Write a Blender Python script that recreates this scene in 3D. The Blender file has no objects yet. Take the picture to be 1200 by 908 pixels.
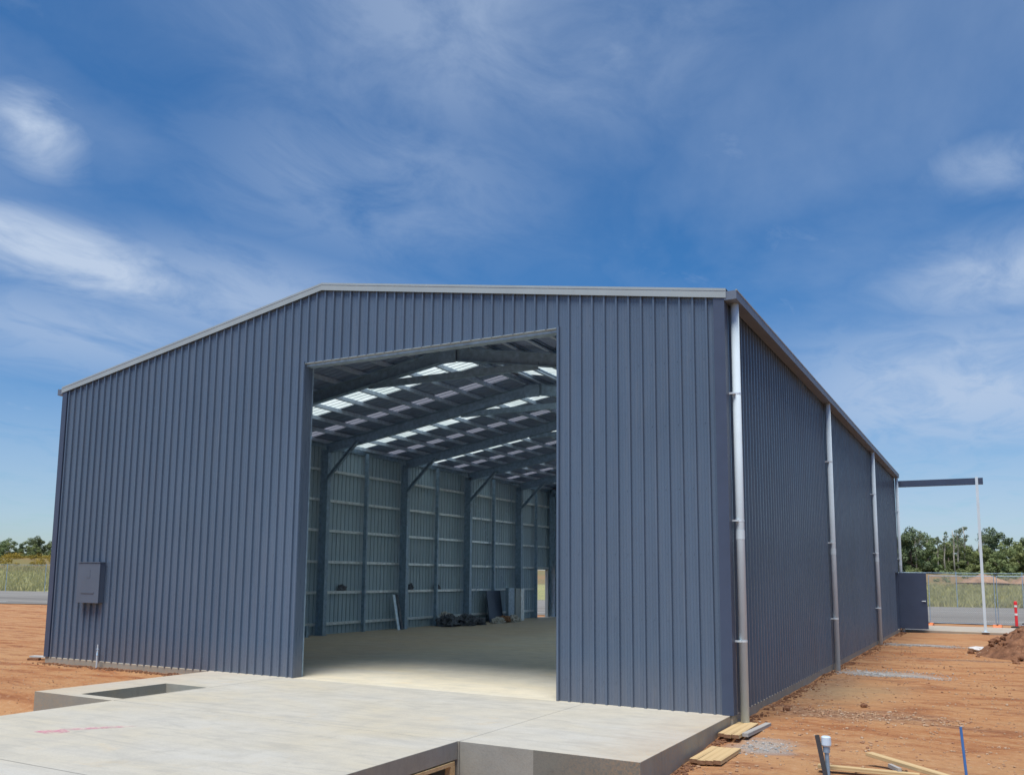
import bpy, bmesh, math, random
from mathutils import Vector, Matrix, noise
R = math.radians
random.seed(7)
scn = bpy.context.scene
col = scn.collection

# ------------------------------------------------------------------ helpers
def tag(o, label=None, cat=None, group=None, kind=None):
    if label: o['label'] = label
    if cat: o['category'] = cat
    if group: o['group'] = group
    if kind: o['kind'] = kind
    return o

def empty(name, loc=(0, 0, 0), rz=0.0):
    o = bpy.data.objects.new(name, None)
    o.empty_display_size = 0.2
    col.objects.link(o)
    o.location = loc
    o.rotation_euler = (0, 0, rz)
    return o

class MB:
    def __init__(s):
        s.v = []; s.f = []; s.m = []
    def quad(s, a, b, c, d, mi=0):
        n = len(s.v); s.v += [tuple(a), tuple(b), tuple(c), tuple(d)]
        s.f.append((n, n+1, n+2, n+3)); s.m.append(mi)
    def box(s, x0, y0, z0, x1, y1, z1, mi=0, rot=None, piv=None):
        n = len(s.v)
        P = [(x0,y0,z0),(x1,y0,z0),(x1,y1,z0),(x0,y1,z0),(x0,y0,z1),(x1,y0,z1),(x1,y1,z1),(x0,y1,z1)]
        if rot is not None:
            pv = Vector(piv if piv else ((x0+x1)/2, (y0+y1)/2, (z0+z1)/2))
            P = [tuple(rot @ (Vector(q)-pv) + pv) for q in P]
        s.v += P
        for q in ((0,3,2,1),(4,5,6,7),(0,1,5,4),(1,2,6,5),(2,3,7,6),(3,0,4,7)):
            s.f.append(tuple(n+i for i in q)); s.m.append(mi)
        return s
    def bar(s, a, b, w, h, up=(0, 0, 1), mi=0):
        """rectangular bar from a to b, w across, h along 'up'"""
        a = Vector(a); b = Vector(b); d = (b-a).normalized(); up = Vector(up)
        x = d.cross(up).normalized(); u = x.cross(d).normalized()
        n = len(s.v)
        for p in (a, b):
            for i, j in ((-1,-1),(1,-1),(1,1),(-1,1)):
                s.v.append(tuple(p + x*(w/2*i) + u*(h/2*j)))
        for q in ((3,2,1,0),(4,5,6,7),(0,1,5,4),(1,2,6,5),(2,3,7,6),(3,0,4,7)):
            s.f.append(tuple(n+i for i in q)); s.m.append(mi)
        return s
    def chan(s, a, b, w, h, up=(0, 0, 1), side=1, t=0.012, lip=0.02, mi=0):
        """lipped C section from a to b: web h high, flanges w wide"""
        a = Vector(a); b = Vector(b); d = (b-a).normalized(); up = Vector(up)
        x = d.cross(up).normalized()*side; u = (x.cross(d)).normalized()
        if u.dot(up) < 0: u = -u
        o = x*0
        def strip(cx, cu, ww, hh):
            n = len(s.v)
            for p in (a, b):
                for i, j in ((-1,-1),(1,-1),(1,1),(-1,1)):
                    s.v.append(tuple(p + x*(cx+ww/2*i) + u*(cu+hh/2*j)))
            for q in ((3,2,1,0),(4,5,6,7),(0,1,5,4),(1,2,6,5),(2,3,7,6),(3,0,4,7)):
                s.f.append(tuple(n+k for k in q)); s.m.append(mi)
        strip(0, 0, t, h)
        strip(w/2+t/2, h/2-t/2, w, t); strip(w/2+t/2, -h/2+t/2, w, t)
        strip(w+t/2+.001, h/2-lip/2-t, t, lip); strip(w+t/2+.001, -h/2+lip/2+t, t, lip)
        return s
    def tube(s, pts, rad, n=10, mi=0, caps=True):
        pts = [Vector(p) for p in pts]
        rs = rad if isinstance(rad, (list, tuple)) else [rad]*len(pts)
        rings = []
        for i, p in enumerate(pts):
            d = (pts[min(i+1, len(pts)-1)] - pts[max(i-1, 0)]).normalized()
            ref = Vector((0, 0, 1)) if abs(d.z) < .9 else Vector((1, 0, 0))
            x = d.cross(ref).normalized(); y = d.cross(x)
            b = len(s.v)
            for k in range(n):
                a = 2*math.pi*k/n
                s.v.append(tuple(p + (x*math.cos(a) + y*math.sin(a))*rs[i]))
            rings.append(b)
        for i in range(len(rings)-1):
            for k in range(n):
                k2 = (k+1) % n
                s.f.append((rings[i]+k, rings[i]+k2, rings[i+1]+k2, rings[i+1]+k)); s.m.append(mi)
        if caps:
            s.f.append(tuple(rings[0]+k for k in range(n))); s.m.append(mi)
            s.f.append(tuple(rings[-1]+k for k in reversed(range(n)))); s.m.append(mi)
        return s
    def build(s, name, mats, parent=None, smooth=False, bevel=0.0, loc=None, fix=True):
        me = bpy.data.meshes.new(name)
        me.from_pydata(s.v, [], s.f)
        if not isinstance(mats, (list, tuple)): mats = [mats]
        for m in mats: me.materials.append(m)
        me.polygons.foreach_set('material_index', s.m)
        if fix:
            b = bmesh.new(); b.from_mesh(me); bmesh.ops.recalc_face_normals(b, faces=b.faces); b.to_mesh(me); b.free()
        if smooth:
            me.polygons.foreach_set('use_smooth', [True]*len(me.polygons))
        me.update()
        o = bpy.data.objects.new(name, me); col.objects.link(o)
        if loc: o.location = loc
        if parent: o.parent = parent
        if bevel > 0:
            md = o.modifiers.new('bevel', 'BEVEL'); md.width = bevel; md.segments = 2; md.limit_method = 'ANGLE'
        return o

def copy_tree(o, parent=None):
    c = o.copy(); col.objects.link(c); c.parent = parent
    for ch in list(o.children): copy_tree(ch, c)
    return c

def sm(a, b, x):
    t = max(0.0, min(1.0, (x-a)/(b-a))); return t*t*(3-2*t)

# ------------------------------------------------------------------ materials
class NT:
    def __init__(s, name):
        s.m = bpy.data.materials.new(name); s.m.use_nodes = True
        s.t = s.m.node_tree; s.n = s.t.nodes; s.l = s.t.links
        s.b = s.n['Principled BSDF']; s.out = s.n['Material Output']
    def new(s, ty, **k):
        x = s.n.new(ty)
        for a, v in k.items(): setattr(x, a, v)
        return x
    def set(s, sock, v):
        if hasattr(v, 'links'): s.l.new(v, sock)
        else: sock.default_value = v
    def coord(s, scale=(1, 1, 1), kind='Object'):
        tc = s.new('ShaderNodeTexCoord'); mp = s.new('ShaderNodeMapping')
        s.l.new(tc.outputs[kind], mp.inputs[0]); mp.inputs['Scale'].default_value = scale
        return mp.outputs[0]
    def noise(s, vec, scale, detail=4, rough=.55, dist=0.0):
        x = s.new('ShaderNodeTexNoise'); s.l.new(vec, x.inputs['Vector'])
        x.inputs['Scale'].default_value = scale; x.inputs['Detail'].default_value = detail
        x.inputs['Roughness'].default_value = rough; x.inputs['Distortion'].default_value = dist
        return x.outputs['Fac']
    def ramp(s, fac, stops):
        x = s.new('ShaderNodeValToRGB'); s.l.new(fac, x.inputs[0])
        e = x.color_ramp.elements
        while len(e) < len(stops): e.new(.5)
        for i, (p, c) in enumerate(stops):
            e[i].position = p
            e[i].color = (c, c, c, 1) if not isinstance(c, (tuple, list)) else (*c[:3], 1)
        return x.outputs[0]
    def mix(s, fac, a, b, mode='MIX'):
        x = s.new('ShaderNodeMix', data_type='RGBA', blend_type=mode)
        s.set(x.inputs[0], fac)
        for i, v in ((6, a), (7, b)):
            if isinstance(v, (tuple, list)): v = (*v[:3], 1)
            s.set(x.inputs[i], v)
        return x.outputs[2]
    def math(s, op, a, b=0.0, clamp=False):
        x = s.new('ShaderNodeMath', operation=op, use_clamp=clamp)
        s.set(x.inputs[0], a); s.set(x.inputs[1], b); return x.outputs[0]
    def sep(s, vec):
        x = s.new('ShaderNodeSeparateXYZ'); s.l.new(vec, x.inputs[0]); return x.outputs
    def bump(s, h, dist=.01, strength=1.0):
        x = s.new('ShaderNodeBump'); s.l.new(h, x.inputs['Height'])
        x.inputs['Distance'].default_value = dist; x.inputs['Strength'].default_value = strength
        s.l.new(x.outputs[0], s.b.inputs['Normal'])
    def c(s, v):
        s.set(s.b.inputs['Base Color'], (*v[:3], 1) if isinstance(v, (tuple, list)) else v)
    def p(s, **k):
        for a, v in k.items(): s.set(s.b.inputs[a.replace('_', ' ')], v)
        return s

def simple(name, color, rough=.5, metal=0.0, var=.15, scale=3.0, bump=0.0, bscale=40, spec=.5):
    t = NT(name); co = t.coord()
    n = t.noise(co, scale, 5)
    lo = tuple(c*(1-var) for c in color); hi = tuple(min(1, c*(1+var)) for c in color)
    t.c(t.ramp(n, [(.3, lo), (.7, hi)]))
    t.p(Roughness=rough, Metallic=metal)
    t.b.inputs['Specular IOR Level'].default_value = spec
    if bump: t.bump(t.noise(co, bscale, 4), bump)
    return t.m

def cladding(name, color, rough, dust=True, metal=0.0):
    t = NT(name); co = t.coord()
    big = t.noise(co, .35, 3)
    st = t.noise(t.coord((5.25, 5.25, .12)), 1.0, 2)        # sheet to sheet difference
    fine = t.noise(t.coord((9, 9, .8)), 1.0, 5, .7)
    c = t.mix(t.ramp(big, [(.35, 0.0), (.7, 1.0)]), tuple(v*.94 for v in color), tuple(v*1.07 for v in color))
    c = t.mix(t.math('MULTIPLY', t.ramp(st, [(.4, 0.0), (.65, 1.0)]), .16), c, tuple(min(1, v*1.35) for v in color))
    if dust:
        z = t.sep(co)[2]
        d = t.ramp(t.math('ADD', z, t.math('MULTIPLY', big, .5)), [(.2, 1.0), (.9, 0.0)])
        d2 = t.math('MULTIPLY', t.math('MULTIPLY', d, fine), .45)
        c = t.mix(d2, c, (.26, .2, .16))
        c = t.mix(t.math('MULTIPLY', t.ramp(fine, [(.5, 0.0), (.75, 1.0)]), .10), c, (.3, .3, .3))
    t.c(c)
    t.set(t.b.inputs['Roughness'], t.ramp(fine, [(.3, rough-.05), (.7, rough+.08)]))
    t.p(Metallic=metal)
    h = t.noise(t.coord((2.2, 2.2, .9)), 1.0, 2)
    t.bump(h, .007, .8)
    return t.m

def concrete(name, base, tan=.5, rough=.75, wet=False):
    t = NT(name); co = t.coord()
    a = t.noise(t.coord((.35, .8, .5)), 1.0, 6, .6, .6)
    b = t.noise(co, 2.3, 8, .65)
    f = t.noise(co, 90, 3)
    sw = t.noise(t.coord((.9, 5.0, 1.0)), 1.0, 4, .6, 1.2)         # trowel sweeps
    c = t.mix(t.ramp(a, [(.35, 0.0), (.68, 1.0)]), base, (base[0]*1.02, base[1]*.955, base[2]*.82))
    c = t.mix(t.math('MULTIPLY', t.ramp(b, [(.42, 0.0), (.68, 1.0)]), .5), c, tuple(v*.74 for v in base))
    c = t.mix(t.math('MULTIPLY', t.ramp(sw, [(.5, 0.0), (.68, 1.0)]), .42), c, tuple(v*.66 for v in base))
    c = t.mix(t.math('MULTIPLY', t.ramp(t.noise(co, 1.1, 6, .7, .3), [(.60, 0.0), (.72, 1.0)]), tan), c, (base[0]*1.05, base[1]*.87, base[2]*.62))
    dk = t.ramp(t.noise(t.coord((.5, 1.4, 1.0)), 1.3, 5, .55, .8), [(.66, 0.0), (.73, 1.0)])
    c = t.mix(t.math('MULTIPLY', dk, .35), c, tuple(v*.45 for v in base))
    sp = t.ramp(t.noise(co, 14, 2), [(.70, 0.0), (.74, 1.0)])
    c = t.mix(t.math('MULTIPLY', sp, .22), c, tuple(v*.5 for v in base))
    fg = t.noise(co, 38, 5, .75)
    c = t.mix(t.math('MULTIPLY', t.ramp(fg, [(.38, 1.0), (.52, 0.0)]), .22), c, tuple(v*.6 for v in base))
    xyz = t.sep(co)
    pos = t.sep(t.new('ShaderNodeNewGeometry').outputs['Position'])
    wob = t.math('MULTIPLY', t.math('SUBTRACT', t.noise(t.coord((.1, .35, 1)), 1.0, 2), .5), 1.6)
    for tx in (-6.05, -4.45, -3.7):                         # faint wheel marks
        d = t.math('ABSOLUTE', t.math('SUBTRACT', t.math('ADD', pos[0], wob), tx))
        m_ = t.math('MULTIPLY', t.math('LESS_THAN', d, .11), t.ramp(t.noise(t.coord((3, 1.2, 1)), 2.0, 6, .7), [(.45, 0.0), (.7, 1.0)]))
        c = t.mix(t.math('MULTIPLY', m_, .22), c, tuple(v*.5 for v in base))
    # earth walked onto the slab from its right and left edges
    e1 = t.new('ShaderNodeMapRange'); t.l.new(t.math('ADD', pos[0], t.math('MULTIPLY', b, 1.2)), e1.inputs[0]); e1.inputs[1].default_value = -.4; e1.inputs[2].default_value = .7
    e2 = t.new('ShaderNodeMapRange'); t.l.new(t.math('SUBTRACT', t.math('MULTIPLY', b, -1.2), pos[0]), e2.inputs[0]); e2.inputs[1].default_value = 7.6; e2.inputs[2].default_value = 9.2
    em = t.math('MULTIPLY', t.math('MAXIMUM', e1.outputs[0], e2.outputs[0]), t.ramp(fg, [(.40, 0.0), (.62, 1.0)]))
    c = t.mix(t.math('MULTIPLY', em, .5), c, (.46, .27, .13))
    t.c(c)
    t.set(t.b.inputs['Roughness'], t.ramp(b, [(.3, rough-.12), (.7, rough+.08)]))
    t.b.inputs['Specular IOR Level'].default_value = .35
    t.bump(t.math('ADD', t.math('MULTIPLY', f, .25), t.math('MULTIPLY', b, .6)), .006)
    return t.m

M = {}
NAVY = (.088, .128, .188)
M['navy'] = cladding('navy_steel', NAVY, .27)
M['navy_dark'] = simple('navy_trim', (.050, .070, .118), .42, var=.08)
M['backing'] = cladding('sheet_backing', (.38, .51, .60), .5, dust=False)
M['roof_back'] = cladding('roof_underside', (.28, .37, .55), .5, dust=False)
M['roof_top'] = simple('roof_paint', (.55, .56, .54), .45, var=.05)
M['white'] = simple('white_trim', (.31, .37, .39), .42, var=.06, scale=2)
M['fascia'] = simple('gutter_fascia', (.12, .155, .21), .5, var=.08)
M['pipe'] = simple('pvc_pipe', (.60, .70, .75), .75, var=.05, scale=2.5, spec=.15)
M['galv'] = simple('galvanised', (.30, .42, .54), .42, metal=.35, var=.22, scale=9)
M['galv_light'] = simple('galvanised_bright', (.72, .80, .84), .38, metal=.35, var=.2, scale=9)
M['purlin'] = simple('purlin_steel', (.50, .60, .74), .42, metal=.2, var=.15, scale=9)
M['conc'] = concrete('concrete_apron', (.52, .50, .435), .5)
M['conc_in'] = concrete('concrete_inside', (.66, .625, .52), .5)
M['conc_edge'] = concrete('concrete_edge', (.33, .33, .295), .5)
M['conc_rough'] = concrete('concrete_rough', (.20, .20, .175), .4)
M['timber'] = None
def timber(name, a, b):
    t = NT(name); co = t.coord((2, 2, 2))
    g = t.noise(t.coord((.8, 45, 45)), 1.0, 4, .6); g0 = t.noise(t.coord((.25, 12, 12)), 1.0, 4, .6, .5)
    w = t.new('ShaderNodeTexWave', wave_type='BANDS', bands_direction='X')
    t.l.new(t.coord((14, 14, 14)), w.inputs[0]); w.inputs['Distortion'].default_value = 6; w.inputs['Detail'].default_value = 3
    w.inputs['Scale'].default_value = .35
    c = t.mix(t.ramp(g0, [(.35, 0.0), (.65, 1.0)]), a, b)
    c = t.mix(t.math('MULTIPLY', t.ramp(g, [(.5, 0.0), (.7, 1.0)]), .4), c, tuple(v*.55 for v in a))
    t.c(c); t.p(Roughness=.75); t.bump(g, .004); return t.m
M['timber'] = timber('pine', (.52, .36, .17), (.66, .49, .26))
M['timber_old'] = timber('grey_wood', (.34, .32, .29), (.44, .42, .38))
M['timber_end'] = timber('wood_end', (.20, .10, .05), (.30, .17, .09))
M['orange'] = simple('orange_plastic', (.78, .20, .045), .5)
M['red'] = simple('red_plastic', (.75, .035, .045), .4, var=.08)
M['reflect'] = simple('white_band', (.75, .75, .75), .4, var=.04)
M['rubber'] = simple('black_rubber', (.03, .03, .03), .7)
M['blue'] = simple('blue_paint', (.06, .19, .48), .6)
M['capwhite'] = simple('cap_plastic', (.60, .72, .82), .35, var=.05)
M['picket'] = simple('black_steel', (.055, .055, .06), .6, bump=.002)
M['meter'] = simple('meter_box_paint', (.088, .118, .165), .35, var=.05)
M['bag'] = simple('white_plastic', (.62, .62, .60), .5, var=.1)
M['darkrag'] = simple('dark_rag', (.10, .12, .15), .6, var=.5, scale=6)
M['paleboard'] = simple('pale_board', (.50, .50, .47), .5)

# translucent roof sheet
t = NT('skylight_sheet')
tr = t.new('ShaderNodeBsdfTranslucent'); tr.inputs[0].default_value = (.86, .92, .86, 1)
df = t.new('ShaderNodeBsdfDiffuse'); df.inputs[0].default_value = (.7, .74, .7, 1)
mx = t.new('ShaderNodeMixShader'); mx.inputs[0].default_value = .28
t.l.new(tr.outputs[0], mx.inputs[1]); t.l.new(df.outputs[0], mx.inputs[2]); t.l.new(mx.outputs[0], t.out.inputs[0])
nn = t.noise(t.coord(), 1.2, 3)
t.l.new(t.ramp(nn, [(.3, (.62, .70, .64)), (.7, (.90, .95, .88))]), tr.inputs[0])
M['sky_sheet'] = t.m
t = NT('dim_skylight_sheet')  # darker, less translucent roof sheet for the dim strips
tr = t.new('ShaderNodeBsdfTranslucent'); tr.inputs[0].default_value = (.23, .24, .27, 1)
df = t.new('ShaderNodeBsdfDiffuse'); df.inputs[0].default_value = (.4, .4, .42, 1)
mx = t.new('ShaderNodeMixShader'); mx.inputs[0].default_value = .3
t.l.new(tr.outputs[0], mx.inputs[1]); t.l.new(df.outputs[0], mx.inputs[2]); t.l.new(mx.outputs[0], t.out.inputs[0])
M['sky_dim'] = t.m

# chain mesh
t = NT('chain_mesh'); co = t.coord()
xyz = t.sep(co)
def lines(u):
    f = t.math('FRACT', t.math('MULTIPLY', u, 14.0)); return t.math('LESS_THAN', f, .13)
h = t.math('ADD', xyz[0], t.math('MULTIPLY', xyz[1], .35))
m1 = lines(t.math('ADD', h, xyz[2])); m2 = lines(t.math('SUBTRACT', h, xyz[2]))
al = t.math('MAXIMUM', m1, m2)
t.c((.42, .44, .44)); t.p(Metallic=.4, Roughness=.5); t.set(t.b.inputs['Alpha'], t.math('MULTIPLY', al, .7))
M['mesh'] = t.m

# ground (object space = world space)
def ellipse(t, xyz, cx, cy, rx, ry, nz, soft=.5, rot=0.0):
    dx = t.math('SUBTRACT', xyz[0], cx); dy = t.math('SUBTRACT', xyz[1], cy)
    c_, s_ = math.cos(rot), math.sin(rot)
    u = t.math('ADD', t.math('MULTIPLY', dx, c_/rx), t.math('MULTIPLY', dy, s_/rx))
    v = t.math('SUBTRACT', t.math('MULTIPLY', dy, c_/ry), t.math('MULTIPLY', dx, s_/ry))
    d = t.math('SQRT', t.math('ADD', t.math('MULTIPLY', u, u), t.math('MULTIPLY', v, v)))
    d = t.math('ADD', d, t.math('MULTIPLY', t.math('SUBTRACT', nz, .5), 2.2))
    x = t.new('ShaderNodeMapRange'); t.l.new(d, x.inputs[0])
    x.inputs[1].default_value = 1.0; x.inputs[2].default_value = 1.0-soft; x.inputs[3].default_value = 0; x.inputs[4].default_value = 1
    return x.outputs[0]
t = NT('red_earth'); co = t.coord(); xyz = t.sep(co)
n1 = t.noise(t.coord((.13, .42, .3)), 1.0, 6, .6, .5)
n2 = t.noise(t.coord((.8, 2.6, 1)), 1.0, 7, .62, .4)
n3 = t.noise(co, 11, 8, .72)
n4 = t.noise(co, 70, 4, .7)
c = t.mix(t.ramp(n1, [(.36, 0.0), (.64, 1.0)]), (.38, .145, .052), (.49, .265, .125))
c = t.mix(t.ramp(n2, [(.40, 0.0), (.66, 1.0)]), c, (.46, .25, .115))
c = t.mix(t.math('MULTIPLY', t.ramp(n2, [(.34, 1.0), (.50, 0.0)]), .85), c, (.24, .09, .04))
c = t.mix(t.math('MULTIPLY', t.ramp(n3, [(.52, 0.0), (.68, 1.0)]), .42), c, (.58, .39, .23))
c = t.mix(t.math('MULTIPLY', t.ramp(n3, [(.32, 1.0), (.46, 0.0)]), .45), c, (.28, .14, .08))
c = t.mix(t.math('MULTIPLY', t.ramp(n4, [(.58, 0.0), (.7, 1.0)]), .4), c, (.62, .50, .38))
GR = (.40, .37, .33)
gm = None
for e in ((.95, 8.1, 1.25, .55, .5), (1.0, 17.2, 1.3, .6, .5), (.62, -.95, .42, .5, .6)):
    q = ellipse(t, xyz, e[0], e[1], e[2], e[3], n2, e[4]); gm = q if gm is None else t.math('MAXIMUM', gm, q)
grav = t.mix(t.ramp(n4, [(.40, 0.0), (.62, 1.0)]), tuple(v*.62 for v in GR), tuple(v*1.25 for v in GR))
c = t.mix(t.math('MULTIPLY', gm, .85, True), c, grav)
dk = t.math('MAXIMUM', ellipse(t, xyz, 1.35, 1.75, 1.5, .75, n2, .6), t.math('MAXIMUM', ellipse(t, xyz, 2.2, 12.5, 2.0, .4, n2, .6), t.math('MAXIMUM', ellipse(t, xyz, .5, 5.0, .5, 3.5, n2, .8), ellipse(t, xyz, 1.4, -3.4, 2.2, .9, n2, .7))))
dkc = t.mix(t.ramp(n3, [(.42, 0.0), (.62, 1.0)]), (.17, .095, .06), (.42, .27, .17))
c = t.mix(t.math('MULTIPLY', dk, .75, True), c, dkc)
tn = ellipse(t, xyz, .9, 4.6, 1.1, 2.0, n2, .8)
c = t.mix(t.math('MULTIPLY', tn, .6, True), c, (.44, .31, .17))
# dry grass field beyond the airstrip
sD = t.math('ADD', t.math('MULTIPLY', xyz[0], -.27), t.math('MULTIPLY', xyz[1], .963))
gz = t.new('ShaderNodeMapRange'); t.l.new(t.math('ADD', sD, t.math('MULTIPLY', n1, 3.0)), gz.inputs[0])
gz.inputs[1].default_value = 56.6; gz.inputs[2].default_value = 58.0
g1 = t.noise(t.coord((.03, .12, .1)), 1.0, 6, .6); g2 = t.noise(t.coord((.5, 1.4, 1)), 1.0, 6, .7)
gc = t.mix(t.ramp(g1, [(.38, 0.0), (.62, 1.0)]), (.27, .29, .10), (.40, .37, .15))
gc = t.mix(t.ramp(g2, [(.42, 0.0), (.7, 1.0)]), gc, (.26, .24, .12))
far = t.new('ShaderNodeMapRange'); t.l.new(t.math('ADD', sD, t.math('MULTIPLY', g1, 30.0)), far.inputs[0])
far.inputs[1].default_value = 128; far.inputs[2].default_value = 140
gc = t.mix(far.outputs[0], gc, t.mix(t.ramp(g1, [(.4, 0.0), (.6, 1.0)]), (.26, .165, .08), (.20, .17, .07)))
c = t.mix(gz.outputs[0], c, gc)
t.c(c); t.p(Roughness=.95); t.b.inputs['Specular IOR Level'].default_value = .15
hh = t.math('ADD', t.math('MULTIPLY', n3, 1.0), t.math('MULTIPLY', n4, .35))
t.bump(hh, .035, .9)
M['earth'] = t.m

t = NT('clod_earth'); co = t.coord(); n = t.noise(co, 4, 6, .65)
t.c(t.mix(t.ramp(n, [(.35, 0.0), (.65, 1.0)]), (.15, .065, .032), (.34, .165, .085))); t.p(Roughness=.95); t.bump(t.noise(co, 22, 5, .7), .05)
M['clod'] = t.m
t = NT('stone_mix'); co = t.coord(); n = t.noise(co, 6, 2)
t.c(t.ramp(n, [(.35, (.30, .15, .08)), (.55, (.42, .27, .16)), (.75, (.50, .40, .30))])); t.p(Roughness=.9)
M['stone'] = t.m
t = NT('bluestone'); co = t.coord(); n = t.noise(co, 9, 2)
t.c(t.ramp(n, [(.35, (.20, .20, .19)), (.65, (.50, .49, .46))])); t.p(Roughness=.9)
M['bluestone'] = t.m

t = NT('asphalt'); co = t.coord(); xyz = t.sep(co)
a = t.noise(t.coord((.05, .5, 1)), 1.0, 6, .6); b = t.noise(co, 8, 5, .7)
c = t.mix(t.ramp(a, [(.4, 0.0), (.62, 1.0)]), (.17, .155, .132), (.25, .23, .195))
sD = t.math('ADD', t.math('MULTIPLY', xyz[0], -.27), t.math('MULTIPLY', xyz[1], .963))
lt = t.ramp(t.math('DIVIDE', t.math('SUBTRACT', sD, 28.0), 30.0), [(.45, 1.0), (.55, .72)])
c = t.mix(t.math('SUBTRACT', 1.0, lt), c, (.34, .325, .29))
c = t.mix(t.math('MULTIPLY', t.ramp(b, [(.4, 0.0), (.7, 1.0)]), .3), c, (.12, .115, .11))
t.c(c); t.p(Roughness=.9); t.bump(b, .01)
M['asphalt'] = t.m
M['line'] = simple('line_paint', (.62, .62, .58), .7, var=.2)

def leafmat(name, a, b, tr=.18):
    t = NT(name); oi = t.new('ShaderNodeObjectInfo')
    ge = t.new('ShaderNodeNewGeometry')
    n = t.noise(t.coord(), .55, 3)
    f = t.math('ADD', t.math('MULTIPLY', ge.outputs['Random Per Island'], .55), t.math('MULTIPLY', n, .6))
    c = t.ramp(f, [(.2, a), (.85, b)])
    c = t.mix(t.math('MULTIPLY', oi.outputs['Random'], .45), c, (b[0]*1.15, b[1]*.92, b[2]*.8))
    t.c(c); t.p(Roughness=.75); t.b.inputs['Specular IOR Level'].default_value = .2
    ts = t.new('ShaderNodeBsdfTranslucent'); t.l.new(c, ts.inputs[0])
    mx = t.new('ShaderNodeMixShader'); mx.inputs[0].default_value = tr
    t.l.new(t.b.outputs[0], mx.inputs[1]); t.l.new(ts.outputs[0], mx.inputs[2]); t.l.new(mx.outputs[0], t.out.inputs[0])
    return t.m
M['leaf'] = leafmat('leaf_green', (.085, .135, .055), (.25, .31, .13))
M['leaf_dark'] = leafmat('leaf_dark', (.065, .10, .055), (.18, .23, .12))
M['leaf_yellow'] = leafmat('leaf_yellow', (.16, .15, .03), (.34, .27, .05))
M['bark'] = simple('pale_bark', (.42, .38, .31), .85, var=.3)
M['bark_dark'] = simple('dark_bark', (.14, .11, .085), .9, var=.3)
M['bank'] = simple('bank_soil', (.36, .21, .12), .95, var=.45, scale=.35, bump=.1, bscale=2)
M['tuft'] = leafmat('dry_grass', (.28, .29, .10), (.46, .43, .18), .3)

# ------------------------------------------------------------------ terrain
def s_of(x, y): return -.27*x + .963*y
def ground_h(x, y):
    s = s_of(x, y); t_ = .963*x + .27*y
    h = -.12
    h -= .10*sm(0, -3.3, y)*sm(.8, 0, x) if x > -2.4 else 0
    h -= .34*sm(-3.0, -4.0, y)*sm(1.4, -1.6, x)*sm(-12, -9, y)
    h -= .07*sm(-10.5, -9.5, x)*sm(.8, -1.5, y)*sm(-20, -13, x)
    if (-9.2 < x < -.25 and -3.2 < y < 24.2) or (-14.0 < x < -.25 and .3 < y < 24.2): h -= .4*min(sm(-.25, -.6, x), sm(-3.2, -2.9, y), 1.0)
    # camera side: gentle unevenness
    h += .035*(noise.noise(Vector((x*.35, y*.8, 0)))) + .022*noise.noise(Vector((x*1.7, y*2.6, 3)))
    if s > 56:
        k = max(0.0, min(1.0, (s-58)/95.0))
        side = max(0.0, min(1.0, -(t_+20)/120.0))
        h += k*(1.0 + 1.5*side) + sm(146, 163, s)*(1.7 + .5*side + .8*noise.noise(Vector((x*.06, y*.06, 5))) + .35*noise.noise(Vector((x*.25, y*.25, 1))))
    return h

def axis(lo, hi, fine0, fine1, d):
    a = [fine0]; st = d
    while a[-1] < fine1: a.append(a[-1]+d)
    up = [a[-1]]; st = d
    while up[-1] < hi: st = min(st*1.13, 60); up.append(up[-1]+st)
    dn = [a[0]]; st = d
    while dn[-1] > lo: st = min(st*1.13, 60); dn.append(dn[-1]-st)
    return list(reversed(dn[1:])) + a + up[1:]
xs = axis(-1500, 1200, -11.5, 4.5, .12); ys = axis(-400, 2500, -5.5, 3.0, .12)
# keep bank area resolved
xs = sorted(set(xs)); ys = sorted(set(ys + [130+i*4 for i in range(1, 30)]))
mb = MB(); W_ = len(xs)
for y in ys:
    for x in xs: mb.v.append((x, y, ground_h(x, y)))
for j in range(len(ys)-1):
    for i in range(W_-1):
        a = j*W_+i; mb.f.append((a, a+1, a+W_+1, a+W_)); mb.m.append(0)
g = mb.build('ground', M['earth'], smooth=True, fix=False)
tag(g, 'bare orange red earth around the shed running to dry grass', 'ground', kind='structure')

# airstrip sheet
def sp(s, t): # world point from strip coordinates
    return (-.27*s + .963*t, .963*s + .27*t)
mb = MB()
S_ = [30.6+i*(56.8-30.6)/8 for i in range(9)]; T_ = [-700+i*20 for i in range(71)]
for s in S_:
    for t_ in T_:
        x, y = sp(s + (.35*noise.noise(Vector((t_*.13, s, 0))) if s in (S_[0], S_[-1]) else 0), t_)
        mb.v.append((x, y, ground_h(x, y)*.0 - .085))
n = len(T_)
for j in range(8):
    for i in range(n-1):
        a = j*n+i; mb.f.append((a, a+1, a+n+1, a+n)); mb.m.append(0)
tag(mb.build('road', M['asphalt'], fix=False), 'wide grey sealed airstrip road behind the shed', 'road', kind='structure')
mb = MB()
for s0 in (33.2,):
    for k in range(-20, 20):
        a = sp(s0, k*12); b = sp(s0, k*12+6.5); c_ = sp(s0+.22, k*12+6.5); d_ = sp(s0+.22, k*12)
        mb.quad((*a, -.081), (*b, -.081), (*c_, -.081), (*d_, -.081))
tag(mb.build('road_marking', M['line']), 'worn white dashed line along the sealed airstrip', 'road marking', kind='structure')

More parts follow.
